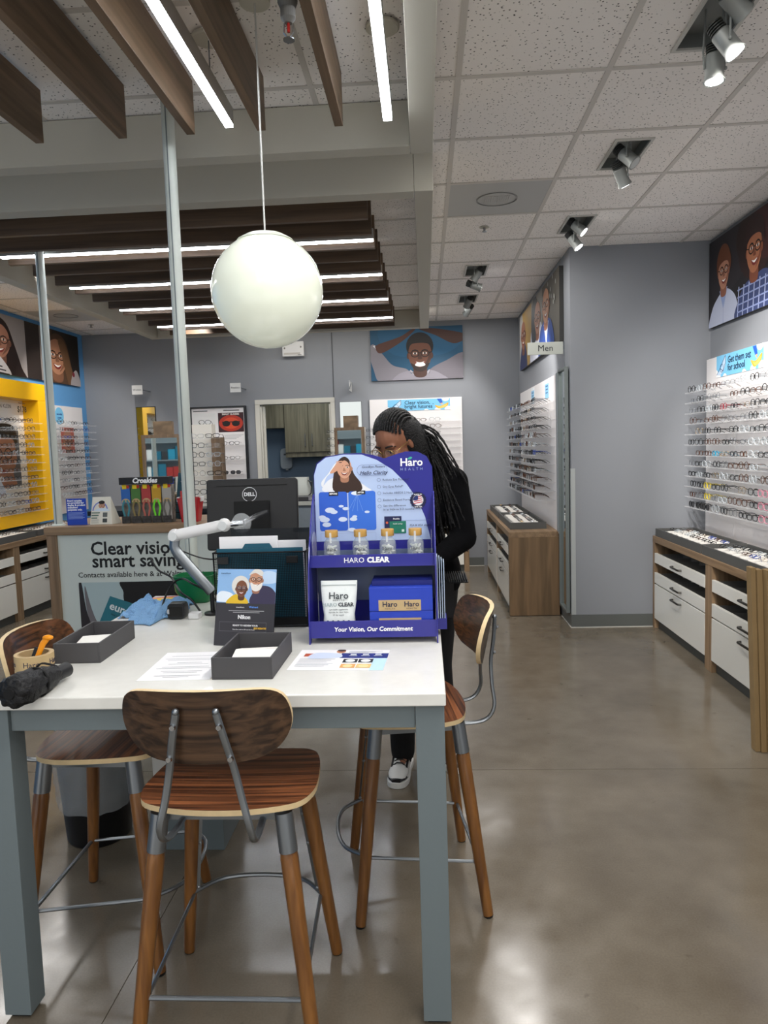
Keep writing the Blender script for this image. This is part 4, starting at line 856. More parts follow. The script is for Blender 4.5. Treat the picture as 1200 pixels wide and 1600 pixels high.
# ================================================================ stools
def ply(b, outline, fn, th, rings=6, mt=0, me=1, mb_=0):
    n = len(outline)
    def R(s, t_): return [fn(u*s, v*s, t_) for u, v in outline]
    top = [R(.02+.98*k/rings, 1) for k in range(rings+1)]; bot = [R(.02+.98*k/rings, 0) for k in range(rings+1)]
    b.rings(top, mt, cap=False); b.add(top[0], [tuple(range(n))], mt)
    b.rings(bot, mb_, cap=False); b.add(bot[0], [tuple(range(n))], mb_)
    b.rings([top[-1], bot[-1]], me, cap=False)
def make_stool(label, loc, rz):
    t = thing('counter_stool', label, 'stool', loc, rz, 'plywood stools around the white table')
    seat = catmull([(-.21, .12), (-.175, .185), (-.09, .20), (.09, .20), (.175, .185), (.21, .12), (.225, 0), (.222, -.08), (.19, -.14), (.10, -.170), (0, -.178), (-.10, -.170), (-.19, -.14), (-.222, -.08), (-.225, 0)], 4)
    b = MB(); ply(b, seat, lambda u, v, s: (u, v, .628+.0145*s+.14*(abs(u)**2)*.6+(.10*max(0, -v-.08)**1.5)-.05*max(0, v-.13)), .0145)
    b.obj('seat', [WALS, PLY], t, True)
    bk = catmull([(-.175, .083), (-.10, .098), (.10, .098), (.175, .083), (.2, .035), (.196, -.02), (.16, -.065), (.09, -.084), (-.09, -.084), (-.16, -.065), (-.196, -.02), (-.2, .035)], 4)
    def fb(u, v, s): return (u, -.250-.22*v+1.5*u*u+.0145*(1-s) *-1 , .878+v)
    b = MB(); ply(b, bk, fb, .0145, mt=0, mb_=2); b.obj('backrest', [WALN, PLY, WALB], t, True)
    b = MB()
    b.box((-.155, -.12, .606), (.155, .12, .6115)); b.box((-.16, -.125, .595), (.16, -.119, .625)); b.box((-.16, .119, .595), (.16, .125, .625)); b.box((-.16, -.119, .595), (-.154, .119, .625)); b.box((.154, -.119, .595), (.16, .119, .625))
    b.obj('seat_frame', STEEL, t)
    for sx in (-1, 1):
        P = catmull([(sx*.10, -.10, .600), (sx*.104, -.18, .594), (sx*.107, -.238, .606), (sx*.106, -.265, .648), (sx*.09, -.262, .715), (sx*.075, -.263, .79), (sx*.06, -.277, .865), (sx*.046, -.285, .928)], 4, False)
        q = MB(); q.tube(P, .0092, 8, flat=.7); q.sph((sx*.046, -.285, .932), .0088, 8, 5); s_ = q.obj('back_support', STEEL, t, True)
        q = MB()
        for (x, y, z) in ((sx*.053, -.288, .898), (sx*.071, -.273, .818)): q.cyl((x, y, z), (x, y-.007, z), .0075, .006, 10)
        q.obj('bolt', CHROME, s_)
        for sy in (-1, 1):
            T = Vector((sx*.155, sy*.132, .628)); F_ = Vector((sx*.226, sy*.205, .0)); d = (F_-T).normalized()
            g = MB(); g.tube([T+d*.105, T+d*.12, F_+Vector((0, 0, .006))-d*0], [.0205, .0228, .0170], 16); g.cyl(F_+Vector((0, 0, .0062)), F_, .0165, .015, 16, 1)
            lg = g.obj('leg', [LEGW, BLACKP], t, True)
            MB().tube([T+d*.008, T+d*.1045], [.0225, .0234], 16).obj('metal_sleeve', STEEL, lg, True)
            if sy > 0:
                a = T+d*.10+Vector((-sx*.022, 0, 0)); e = T+d*.42+Vector((-sx*.019, 0, 0)); q = MB(); q.tube([a, e], .0085, 4, flat=.4)
                for f_ in (.2, .5, .97): c = a+(e-a)*f_; q.sph(c+Vector((-sx*.004, 0, 0)), .006, 8, 5)
                q.obj('leg_strap', STEEL, lg)
    def lp(sx, sy, z): k = (.628-z)/.628; return Vector((sx*(.155+.071*k), sy*(.132+.073*k), z))
    MB().tube([lp(-1, -1, .165), lp(1, -1, .165)], .0062, 8).obj('rear_rung', STEEL, t, True)
    for sx in (-1, 1): MB().tube([lp(sx, -1, .168)+Vector((-sx*.012, .012, 0)), lp(sx, 1, .205)+Vector((-sx*.014, -.012, 0))], .0055, 8).obj('side_rung', STEEL, t, True)
    a, e = lp(-1, 1, .21), lp(1, 1, .21)
    MB().tube(catmull([a+Vector((.012, -.006, 0)), (-.12, .245, .21), (0, .265, .21), (.12, .245, .21), e+Vector((-.012, -.006, 0))], 5, False), .0065, 8).obj('foot_rung', STEEL, t, True)
    return t
make_stool('dark plywood counter stool with its back to the camera, front of table', (-.528, 1.838, 0), 0)
make_stool('dark plywood counter stool at the right side of the table, facing left', (-.070, 2.415, 0), PI/2+math.radians(8))
make_stool('dark plywood counter stool at the left side of the table, beside the bin', (-1.015, 2.175, 0), -PI/2)
# ================================================================ waste bin
t = thing('waste_bin', 'black round waste bin with a clear plastic liner on the floor behind the left stool', 'bin', (-1.34, 2.72, 0))
MB().lathe([(.115, 0), (.122, .01), (.15, .40), (.144, .40), (.112, .012)], 32).obj('bin_body', BLACKP, t, True)
b = MB(); R = []
random.seed(3)
for k, (r, z) in enumerate([(.151, .405), (.158, .395), (.155, .34), (.160, .31), (.152, .28), (.157, .25), (.150, .22), (.154, .19), (.146, .16), (.143, .145)]):
    R.append([((r+random.uniform(-.003, .004))*math.cos(2*PI*a/40), (r+random.uniform(-.003, .004))*math.sin(2*PI*a/40), z+random.uniform(-.006, .006)) for a in range(40)])
b.rings(R, cap=False); b.obj('plastic_liner', mat('liner_film', '#cdd3d6', .12, alpha=.34, bump=.6, bscale=30), t, True)
# ================================================================ things on the table
ZT = .9004
def paper(x0, y0, x1, y1, rz, label, name='paper_sheet', cat='paper'):
    t = thing(name, label, cat, ((x0+x1)/2, (y0+y1)/2, ZT), rz); MB().box((-(x1-x0)/2, -(y1-y0)/2, 0), ((x1-x0)/2, (y1-y0)/2, .0006)).obj('sheet', PAPER, t); return t, (x1-x0), (y1-y0)
t, w_, h_ = paper(-.80, 1.875, -.60, 2.145, math.radians(2), 'white printed sheet lying left of the centre tray')
a = Art(w_, h_, 0); random.seed(5)
for k in range(17):
    ln_ = random.uniform(.35, .85)*w_; s0_ = (w_-ln_)/2
    if k % 3 != 2: a.rect(s0_, h_-.03-k*.0135, s0_+ln_, h_-.0275-k*.0135-(.003 if k in (0, 5) else 0), '#8f9196')
a.obj(t, loc=(-w_/2, -h_/2, .0006))
t, w_, h_ = paper(-.395, 1.945, -.125, 2.145, math.radians(-3), 'open glossy eye care brochure in front of the blue display', 'brochure', 'brochure')
a = Art(w_, h_, 0)
a.rect(.13, .115, w_, .165, '#25337f'); a.rect(.02, .13, .05, .16, '#c0563b'); a.blob([(.04, .11), (.05, .165), (.12, .16), (.13, .12)], '#cfdaf0')
a.rect(.23, .0, w_, .114, '#bfe0f4'); 
for (x, y, c) in ((.145, .07, '#2a2f33'), (.19, .07, '#2a2f33'), (.145, .02, '#dfa45c'), (.19, .02, '#e2c07c')): a.rect(x, y, x+.042, y+.036, c); a.ell(x+.021, y+.018, .014, .014, '#e9eef0' if c == '#2a2f33' else '#f2d79d')
a.ell(.125, .18, .014, .017, '#c58463'); a.ell(.125, .19, .013, .011, '#3c2a1e')
for k in range(6): a.rect(.015, .1-.014*k, .12-.01*(k % 3), .1025-.014*k, '#9aa0ab')
for k in range(3): a.rect(.15, .18-.008*k, .25-.02*k, .1825-.008*k, '#9aa0ab'); a.rect(.155+.037*k, .13, .18+.037*k, .134, '#dfe5f5'); a.rect(.158+.037*k, .14, .176+.037*k, .152, '#dfe5f5')
a.obj(t, loc=(-w_/2, -h_/2, .0006))
def deskbox(cx, cy, rz, label, W2=.083, D2=.132):
    t = thing('desk_tray', label, 'tray', (cx, cy, ZT), rz); b = MB(); T = .006; H_ = .06
    b.box((-W2, -D2, 0), (W2, D2, .004))
    for q in (((-W2, -D2, .004), (-W2+T, D2, H_)), ((W2-T, -D2, .004), (W2, D2, H_)), ((-W2+T, -D2, .004), (W2-T, -D2+T, H_)), ((-W2+T, D2-T, .004), (W2-T, D2, H_))): b.box(*q)
    b.obj('tray_box', GREYB, t, bev=.0008)
    b = MB(); b.add([(-W2*.6, -D2*.7, .026), (W2*.86, -D2*.7, .026), (W2*.86, D2*.05, .044), (-W2*.65, D2*.05, .044), (-W2*.6, D2*.4, .034), (W2*.86, D2*.45, .036), (-W2*.6, -D2*.7, .0045), (W2*.86, -D2*.7, .0045), (W2*.86, D2*.45, .0045), (-W2*.6, D2*.4, .0045)],
          [(0, 1, 2, 3), (3, 2, 5, 4), (0, 6, 7, 1), (1, 7, 8, 5, 2), (4, 9, 6, 0, 3), (5, 8, 9, 4), (6, 9, 8, 7)])
    b.obj('liner', LINER, t); return t
deskbox(-.503, 2.008, math.radians(-1), 'charcoal card tray in the centre front of the white table')
deskbox(-1.047, 2.185, math.radians(2), 'charcoal card tray at the left, behind the black umbrella', .070, .140)
# umbrella
t = thing('folded_umbrella', 'folded black umbrella lying on the front left corner of the table', 'umbrella', (0, 0, 0))
b = MB(); A = Vector((-1.022, 1.662, .941)); B = Vector((-1.003, 1.905, .926)); n = 40; R = []
ax = (B-A).normalized(); s1 = ax.cross(Vector((0, 0, 1))).normalized(); s2 = s1.cross(ax)
prof = [(0, .014), (.0, .028), (.02, .036), (.1, .0405), (.25, .0405), (.4, .038), (.55, .033), (.68, .027), (.78, .022), (.8, .012)]
for k, (f_, r) in enumerate(prof):
    p = A+(B-A)*f_; R.append([p+(s1*math.cos(2*PI*j/n)+s2*math.sin(2*PI*j/n))*r*(1+.09*math.sin(8*2*PI*j/n+f_*14)) for j in range(n)])
b.rings(R); b.obj('canopy', mat('umbrella_cloth', '#0d0d0f', .55, bump=.8, bscale=55), t, True)
MB().tube([A+(B-A)*.77+Vector((0, 0, -.002)), B], [.019, .0205], 20).obj('handle', mat('handle_rubber', '#1c1c1e', .5), t, True)
MB().tube([A-ax*.004, A+ax*.01], [.014, .018], 12).obj('ferrule_cup', BLACKM, t, True)
b = MB(); R = []; p = A+(B-A)*.42
b.tube([p+(s1*math.cos(q/16*2*PI)+s2*math.sin(q/16*2*PI))*.0385 for q in range(16)], .0032, 6, closed=True); b.obj('strap', BLACKM, t)
MB().tube(catmull([B+Vector((-.01, -.03, .018)), B+Vector((-.05, -.035, .028)), B+Vector((-.075, -.02, .0)), B+Vector((-.03, .0, -.012))], 5, False), .006, 6, flat=.4).obj('wrist_loop', BLACKM, t)
# tape roll and cutter
KR = mat('kraft_paper', '#c0a679', .6)
t = thing('tape_roll', 'kraft tape roll printed Haro standing behind the umbrella', 'tape', (-1.115, 1.945, ZT))
MB().lathe([(.052, 0), (.052, .062), (.042, .062), (.042, 0)], 40, cap=False).obj('tape', KR, t, True)
MB().lathe([(.0418, .0), (.0418, .0625), (.039, .0625), (.039, 0)], 32, cap=False).obj('core', mat('cardboard_core', '#ab9168', .7), t, True)
NAVY = flat('#1b1f3f')
def wraptext(s, size, cx, cz, r, a0, parent, m):
    o = text(s, size, m, parent, 0, 0, 0, 'CENTER', rot=(0, 0, 0))
    for v in o.data.vertices:
        a = a0+(v.co.x+cx)/r; z = v.co.y; rr = r+.0004+v.co.z; v.co = (rr*math.cos(a), rr*math.sin(a), cz+z)
    return o
for an_ in (-150, -70, 10, 90): wraptext('Haro', .0215, 0, .040, .052, math.radians(an_), t, NAVY); wraptext('HEALTH', .0065, 0, .026, .052, math.radians(an_), t, NAVY)
t = thing('box_cutter', 'orange and black box cutter standing in the tape roll', 'knife', (-1.108, 1.94, ZT+.004))
ax = Vector((.030, .02, .085)).normalized()*.82
MB().tube([Vector((-.02, -.01, 0)), Vector((-.02, -.01, 0))+ax*.095], .010, 8, flat=.5).obj('blade_body', BLACKP, t)
MB().tube([Vector((-.012, -.012, 0))+ax*.055, Vector((-.01, -.012, 0))+ax*.11, Vector((-.004, -.012, 0))+ax*.128], [.007, .009, .009], 8, flat=.6).obj('slider', mat('cutter_orange', '#f0960f', .35), t)
b = MB(); b.sph(Vector((-.002, -.012, 0))+ax*.132, (.016, .009, .008), 14, 8); b.obj('grip_head', mat('cutter_orange', '#f0960f', .35), t, True)
# cloth, envelopes, scanner, green bin, arm, cables

b = MB(); N = 34; V = []; random.seed(11)
from mathutils import noise as mnoise
for i in range(N):
    for j in range(N):
        u, v = i/(N-1), j/(N-1); x = -1.16+.22*u; y = 2.60+.24*v
        x += .03*mnoise.noise(Vector((u*3, v*3, 1))); y += .04*mnoise.noise(Vector((u*3, v*3, 5)))
        e = min(u, 1-u, v, 1-v); z = .012+.036*min(1, e*5)*(.55+abs(mnoise.noise(Vector((u*5.5, v*5.5, 3))))*1.5)+.012*mnoise.noise(Vector((u*14, v*14, 9)))
        if v < .5 and u > .35 and u < .8: y -= .10*(1-v*2); z *= .6+.4*v*2
        V.append((x, y, ZT+max(.0015, z-.008)))
b.add(V, [(i*N+j, (i+1)*N+j, (i+1)*N+j+1, i*N+j+1) for i in range(N-1) for j in range(N-1)])
o = b.obj('cleaning_cloth', mat('blue_microfibre', '#86b3e0', .9, bump=1, bscale=220), smooth=True); sm = o.modifiers.new('thick', 'SOLIDIFY'); sm.thickness = .003; sm.offset = 1
tag(o, 'crumpled light blue microfibre cloth on the table left of the scanner', 'cloth')
def envel(cx, cy, z, rz, wd, ht, c, label):
    o = MB().box((-wd/2, -ht/2, 0), (wd/2, ht/2, .003)).obj('envelope', mat('envelope_'+c, {'red': '#c8302f', 'yellow': '#e8c21a'}[c], .5)); o.location = (cx, cy, z); o.rotation_euler = (0, 0, rz); return tag(o, label, 'envelope')
envel(-1.05, 2.93, ZT, .35, .22, .16, 'red', 'red envelope lying under the yellow one behind the cloth')
envel(-1.06, 2.905, ZT+.0034, .3, .17, .12, 'yellow', 'yellow envelope on top of the red one behind the cloth')
t = thing('barcode_scanner', 'black handheld barcode scanner lying on the table right of the cloth', 'scanner', (-.93, 2.62, ZT))
b = MB(); b.rings([[(x, -.04, z+.030) for x, z in rrect(.062, .058, .014, 4)], [(x, .0, z+.031) for x, z in rrect(.070, .060, .016, 4)], [(x*.8-.01, .05, z*.8+.028) for x, z in rrect(.066, .056, .014, 4)], [(x*.45-.03, .09, z*.6+.02) for x, z in rrect(.066, .056, .014, 4)], [(x*.42-.05, .15, z*.5+.017) for x, z in rrect(.066, .056, .014, 4)]])
b.obj('body', mat('scanner_black', '#17181a', .35), t, True); MB().box((-.024, -.0412, .012), (.024, -.0401, .046)).obj('scan_window', mat('scan_window', '#060608', .08), t)
a = Art(.014, .02, 0); a.ell(.007, .01, .0065, .009, '#a9adb2'); q = a.obj(t); q.rotation_euler = (PI/2, 0, 0); q.location = (-.034, -.0402, .02)
t = thing('green_bin', 'small green plastic tub standing at the back of the table beside the black organiser', 'tub', (-.950, 2.90, ZT))
b = MB(); b.rings([[(x, y, 0) for x, y in rrect(.10, .07, .02, 4)], [(x, y, .004) for x, y in rrect(.11, .08, .025, 4)], [(x, y-.01, .05) for x, y in rrect(.16, .10, .03, 4)], [(x, y-.015, .115) for x, y in rrect(.165, .12, .03, 4)], [(x, y-.015, .115) for x, y in rrect(.155, .11, .028, 4)], [(x, y, .01) for x, y in rrect(.10, .07, .02, 4)]])
b.obj('tub', mat('green_plastic', '#12713f', .35), t, True)
t = thing('outlet_block', 'small white power outlet block on the table by the arm base', 'outlet', (-.865, 2.60, ZT)); MB().box((-.02, -.02, 0), (.02, .02, .022)).obj('block', WPLAS, t, bev=.003)
# monitor arm with clear disc
t = thing('monitor_arm', 'white and brushed metal swing arm bent over the table', 'arm', (-.815, 2.66, ZT))
C0 = Vector((-.815, 2.66, ZT))
def P_(x, y, z): return Vector((x, y, z))-C0
MB().lathe([(.032, 0), (.032, .008), (.012, .012)], 24).obj('base_disc', BLACKP, t)
MB().cyl((0, 0, .011), (0, 0, .10), .009, n=12).obj('column', BLACKP, t, True)
b = MB(); b.tube([P_(-.815, 2.66, .985), P_(-.938, 2.66, 1.135), P_(-.950, 2.66, 1.16), P_(-.945, 2.66, 1.20)], [.014, .014, .013, .013], 10, flat=1.5); b.obj('lower_arm', STEEL, t, True)
b = MB(); b.tube([P_(-.945, 2.66, 1.203), P_(-.755, 2.66, 1.238)], .024, 14, flat=.9); b.sph(P_(-.945, 2.66, 1.203), .0255, 16, 8); b.sph(P_(-.755, 2.66, 1.238), .0255, 16, 8); u_ = b.obj('upper_arm', WPLAS, t, True)
for x, z in ((-.945, 1.203), (-.755, 1.238)): MB().cyl(P_(x, 2.6335, z), P_(x, 2.629, z), .017, n=20).obj('pivot_cap', mat('pivot_white', '#d3d6d6', .3), u_, True)
b = MB(); b.tube([P_(-.745, 2.665, 1.238), P_(-.69, 2.68, 1.240)], .013, 12); b.tube([P_(-.69, 2.68, 1.240), P_(-.665, 2.95, 1.255)], .014, 10); b.obj('tilt_joint', CHROME, t, True)
MB().tube([P_(-.690, 2.672, 1.243), P_(-.692, 2.662, 1.243)], .037, 32).obj('clear_disc', mat('clear_disc', '#dfe3e4', .08, alpha=.25), t, True)
# monitor
t = thing('computer_monitor', 'black computer monitor seen from behind on the table', 'monitor', (-.735, 3.02, 1.245), math.radians(4))
t.rotation_euler = (math.radians(-8), math.radians(0), math.radians(3))
b = MB(); b.prism(rrect(.385, .30, .012, 4), 0, .035, ax='y'); b.obj('shell', BLACKP, t, bev=.004)
MB().box((-.15, -.0018, .118), (.15, -.0002, .122)).obj('vent_slot', BLACKM, t); MB().box((-.075, -.012, -.10), (.075, -.0004, .055)).obj('mount_plate', BLACKM, t, bev=.003)
b = MB(); b.lathe([(.0305, 0), (.0305, .001), (.0285, .001), (.0285, 0)], 40, cap=False); q = b.obj('logo_ring', flat('#d9dbdd'), t); q.rotation_euler = (PI/2, 0, 0); q.location = (-.01, -.0005, .083)
text('DELL', .021, flat('#d9dbdd'), t, -.01, -.0012, .083, 'CENTER', rot=(PI/2, 0, 0), bold=.0008)
MB().box((-.18, .0355, -.135), (.18, .0365, .135)).obj('screen', mat('screen_dark', '#0a0d12', .1), t)
# stand of the monitor hidden behind the organiser
b = MB(); b.box((-.03, .0, -.345), (.03, .02, -.151)); b.obj('stand_neck', BLACKP, t)
# organiser
t = thing('file_organiser', 'black mesh file organiser full of folders behind the flyer', 'organiser', (-.577, 2.44, ZT))
FRM = mat('black_wire', '#0f1012', .4, .5)
b = MB(); 
def fr_(b, x0, x1, z0, z1, y, r=.004): b.tube([(x0, y, z0), (x1, y, z0), (x1, y, z1), (x0, y, z1)], r, 6, closed=True)
fr_(b, -.160, .160, .006, .262, 0); fr_(b, -.160, .160, .006, .262, .10)
for x in (-.16, .16):
    for z in (.006, .262): b.tube([(x, 0, z), (x, .10, z)], .004, 6)
b.box((-.158, 0, .002), (.158, .10, .006)); b.box((-.158, -.002, .006), (.158, .002, .035)); b.obj('frame', FRM, t)
b = MB()
for k in range(54): x = -.157+k*.314/53; b.box((x-.0007, -.0008, .036), (x+.0007, .0004, .260))
for k in range(38): z = .038+k*.222/37; b.box((-.158, -.0016, z-.0007), (.158, -.0009, z+.0007))
o = b.obj('wire_mesh', FRM, t); o['kind'] = 'stuff'
for x in (-.125, .115): MB().box((x-.02, -.010, .225), (x+.02, -.0045, .25)).obj('clip', BLACKP, t, bev=.002)
TEAL = mat('teal_folder', '#17566b', .6)
o = MB().box((-.150, .010, .008), (.150, .013, .276)).obj('file_folder', TEAL, None, loc=(-.577, 2.44, ZT)); tag(o, 'teal folder in the front slot of the mesh organiser', 'folder')
MB().prism([(-.06, .2765), (-.05, .292), (.035, .292), (.045, .2765)], .010, .013, ax='y').obj('tab', TEAL, o)
for k, (x0, x1, h_, lb) in enumerate(((-.145, .06, .315, 'tall white sheets on the left in the mesh organiser'), (.0, .152, .295, 'shorter white sheets on the right in the mesh organiser'))):
    o = MB().box((x0, .03+.03*k, .008), (x1, .036+.03*k, h_)).obj('paper_stack', PAPER, None, loc=(-.577, 2.44, ZT)); tag(o, lb, 'paper')
o = MB().box((-.145, 0, 0), (.145, .004, .325)).obj('smoked_screen', mat('smoked_acrylic', '#24282c', .08, alpha=.72), None, loc=(-.575, 2.62, ZT)); tag(o, 'smoked translucent screen standing behind the mesh organiser', 'screen')
# flyer on a stand
t = thing('counter_flyer', 'dark leaning flyer with a photo of a smiling older couple', 'flyer', (-.585, 2.205, ZT), math.radians(-10))
sub = MB().box((-.100, 0, .001), (.100, .002, .243)).obj('card', mat('flyer_back', '#2e2f33', .4), t); sub.rotation_euler = (math.radians(-14), 0, 0)
MB().prism([(.0, .0), (.085, .0), (.055, .2)], -.04, .04, ax='x').obj('easel_leg', mat('flyer_back', '#2e2f33', .4), t, loc=(0, .006, 0))
a = Art(.2, .242, 0, step=.00005)
a.rect(0, 0, .2, .242, '#333238'); a.rect(0, .135, .2, .242, '#8db6e2'); a.blob([(.0, .14), (.01, .17), (.05, .165), (.06, .14)], '#e3ecf5'); a.blob([(.13, .2), (.16, .235), (.2, .23), (.2, .2)], '#bcd3ec'); a.rect(0, .0, .2, .1345, '#333238')
a.blob([(.035, .132), (.05, .155), (.075, .163), (.10, .15), (.105, .132)], '#e1b92e'); a.ell(.08, .19, .030, .031, '#dcd9d2'); a.face(.084, .180, .026, '#7a4c33', '#55341f', '#e0ddd6', specs='#3a3f55')
a.blob([(.118, .132), (.125, .17), (.15, .19), (.19, .18), (.21, .132)], '#37324d'); a.face(.133, .208, .03, '#c89173', '#a0705a', '#e6e2dc'); a.blob([(.115, .2), (.12, .178), (.135, .172), (.15, .18), (.155, .2), (.135, .19)], '#e6e2dc'); a.blob([(.108, .222), (.13, .243), (.155, .235), (.152, .22), (.13, .23)], '#d9d5ce')
a.rect(0, 0, .2, .1325, '#333238'); a.rect(.015, .045, .175, .075, '#55545a'); a.rect(.0165, .0465, .1735, .0735, '#333238')
a.rect(.045, .109, .165, .111, '#aaaaad'); a.rect(.06, .104, .15, .106, '#aaaaad')
q = a.obj(sub, loc=(-.1, -.0004, 0)); q.rotation_euler = (PI/2, 0, 0)
R9 = (PI/2, 0, 0)
FW = flat('#e8e8ea')
for (s_, sz, x, z, m_, bd) in (('Nikon', .017, 0, .090, FW, .0006), ('Walmart', .0085, .03, .122, flat('#5d8fe0'), .0002), ('transitions', .0065, -.015, .121, FW, 0), ('READY TO REDEEM YOUR', .0072, .005, .064, FW, .0002), ('$25 REBATE?', .0075, .055, .056, flat('#e8b93e'), .0002), ('Scan the code to fill out the form', .0055, .0, .0515, FW, 0), ('transitions', .008, -.07, .228, flat('#1f3a66'), 0)):
    text(s_, sz, m_, sub, x, -.0058, z, 'CENTER', rot=R9, bold=bd)
# cables
CB = mat('cable_black', '#0d0e10', .4)
def cable(P, r, label): o = MB().tube(catmull(P, 6, False), r, 6).obj('cable', CB, None, True); return tag(o, label, 'cable')
cable([(-.99, 2.61, .9265), (-1.01, 2.68, .95), (-1.00, 2.75, 1.0), (-.96, 2.76, 1.02), (-.90, 2.70, 1.01), (-.84, 2.69, .98), (-.80, 2.69, .93), (-.79, 2.70, .905)], .004, 'black cable looping up from the scanner to the arm base')
cable([(-1.10, 2.80, 1.10), (-1.07, 2.80, 1.05), (-1.02, 2.80, 1.02), (-.95, 2.70, .98), (-.90, 2.68, .95), (-.86, 2.66, .905)], .004, 'black cable curving in front of the green tub')
cable([(-.94, 2.70, 1.14), (-.86, 2.72, 1.105), (-.80, 2.76, 1.10), (-.74, 2.82, 1.14), (-.72, 2.99, 1.17)], .003, 'thin black cable between the swing arm and the organiser')
# ================================================================ blue cardboard display
BLU = mat('display_blue', '#2c2c8c', .35, coat=.3); BLD = mat('display_navy', '#22226f', .4); BX = mat('mailer_blue', '#2440b4', .4); EDGE = mat('card_edge', '#b79a83', .7)
D0 = Vector((-.180, 2.30, ZT))
t = thing('product_display', 'blue cardboard counter display with two shelves on the right of the table', 'display', D0)
def DX(px): return -.22+(px-560)*.0021-D0.x
def DZ_(py): return 1.49-(py-709)*.0021-D0.z
out = [(-.192, .02), (-.192, .525), (-.180, .562), (-.150, .583), (-.09, .5915), (-.03, .5915), (.01, .584), (.045, .572), (.08, .583), (.115, .5925), (.155, .591), (.185, .575), (.202, .54), (.204, .45), (.202, .02)]
MB().prism(out, .100, .104, ax='y').obj('back_board', BLU, t)
MB().prism([(-.189, .1), (-.189, .1), (.198, .1), (.198, .27), (-.189, .27)], .096, .0995, ax='y').obj('inner_back', mat('inner_back_slate', '#67748f', .35), t)
for sx, x in ((-1, -.1945), (1, .2045)):
    P = [(-.092, .0), (-.086, .10), (-.060, .24), (-.030, .30), (.060, .43), (.0995, .46), (.0995, .0), (.07, 0), (.04, .02), (-.04, .02), (-.07, 0)]
    MB().prism(P, x-.002, x+.002, ax='x').obj('side_panel', BLU, t)
def shelf(y0, y1, z0, lip, name, x0=-.1915, x1=.2015):
    MB().box((x0, y0+.004, z0), (x1, y1, z0+.003)).obj(name, BLD, t); MB().box((x0-.003, y0, z0-.004), (x1+.003, y0+.0038, z0+lip)).obj(name+'_lip', BLU, t, bev=.001)
shelf(-.083, .0955, .022, .050, 'lower_shelf'); shelf(-.028, .0955, .236, .036, 'upper_shelf')
a = Art(.396, .6, 0, step=.00004); ox = .192
LB = '#b9cdf0'
arc = [(-.190, .300), (-.190, .523), (-.178, .559), (-.149, .580), (-.09, .5885), (-.03, .587), (.02, .568), (.07, .535), (.115, .488), (.15, .435), (.175, .375), (.192, .30)]
a.poly([(x+ox, z) for x, z in arc], LB)
def ax_(px): return DX(px)+ox
z_ = DZ_
# woman, arm raised
a.blob([(ax_(505), z_(768)), (ax_(508), z_(752)), (ax_(524), z_(744)), (ax_(538), z_(740)), (ax_(552), z_(748)), (ax_(572), z_(762)), (ax_(574), z_(768))], '#eef0f5')
a.blob([(ax_(521), z_(768)), (ax_(519), z_(745)), (ax_(526), z_(722)), (ax_(537), z_(713)), (ax_(546), z_(720)), (ax_(552), z_(740)), (ax_(563), z_(756)), (ax_(560), z_(768))], '#38241b')
a.face(ax_(537), z_(731), .033, '#d8a285', '#b07c60', '#2a1a12', specs=None, a=1.0)
a.blob([(ax_(529), z_(728)), (ax_(530), z_(717)), (ax_(538), z_(713)), (ax_(545), z_(718)), (ax_(546), z_(730)), (ax_(543), z_(722)), (ax_(536), z_(719))], '#2f1e16')
a.blob([(ax_(502), z_(760)), (ax_(508), z_(745)), (ax_(518), z_(736)), (ax_(526), z_(728)), (ax_(528), z_(722)), (ax_(522), z_(724)), (ax_(512), z_(738)), (ax_(500), z_(752))], '#eef0f5')
a.blob([(ax_(514), z_(738)), (ax_(522), z_(727)), (ax_(526), z_(722)), (ax_(533), z_(724)), (ax_(531), z_(729)), (ax_(522), z_(737))], '#d8a285')
for k in range(4): a.line([(ax_(525), z_(721+k*3)), (ax_(534), z_(720+k*3.2))], .004, '#d8a285')
# before and after sky pictures
for x0, x1, c in ((495, 540, '#2f62cf'), (542, 585, '#3a74dd')): a.poly([(x, y) for x, y in rrect(ax_(x1)-ax_(x0), z_(768)-z_(830), .008, 4, (ax_(x0)+ax_(x1))/2, (z_(768)+z_(830))/2)], c)
for (x, y, r) in ((512, 797, 8), (518, 800, 6), (503, 812, 8), (499, 808, 6), (530, 791, 4), (537, 795, 5), (532, 812, 7), (506, 820, 7), (549, 812, 6), (551, 808, 4), (571, 801, 4), (546, 829, 6)): a.ell(ax_(x), z_(y), r*.0021, r*.0011, '#d5e2f6')
a.ell(ax_(556), z_(771), .02, .007, '#eaf3fd')
for q in (-.9, -.5, 0, .5): a.line([(ax_(556), z_(773)), (ax_(556)+q*.035, z_(773)-.055)], .0012, '#76a3ea')
a.rect(ax_(511), z_(774), ax_(526), z_(768), '#15171c'); a.rect(ax_(555), z_(773), ax_(569), z_(767), '#15171c')
for k, y in enumerate((751, 762, 772, 783, 793)): a.ring(ax_(591), z_(y), .006, .006, .0008, '#42507c')
# heading outline
P = rrect(.100, .034, .016, 4, ax_(581), z_(735)); a.line(P+[P[0]], .0008, '#5c6c9b')
P = rrect(.155, .042, .018, 4, ax_(640), z_(826)); a.line(P[:14], .0008, '#5c6c9b')
a.rect(ax_(598), z_(830), ax_(625), z_(809), '#1d2350'); a.rect(ax_(606), z_(836), ax_(632), z_(817), '#1e7a63')
a.ell(ax_(602), z_(819), .004, .004, '#d0603c'); a.rect(ax_(625), z_(834), ax_(629), z_(830), '#d7e6df')
P = rrect(.185, .025, .001, 1, ax_(540), z_(840)); a.line(P+[P[0]], .0006, '#8fa0c9')
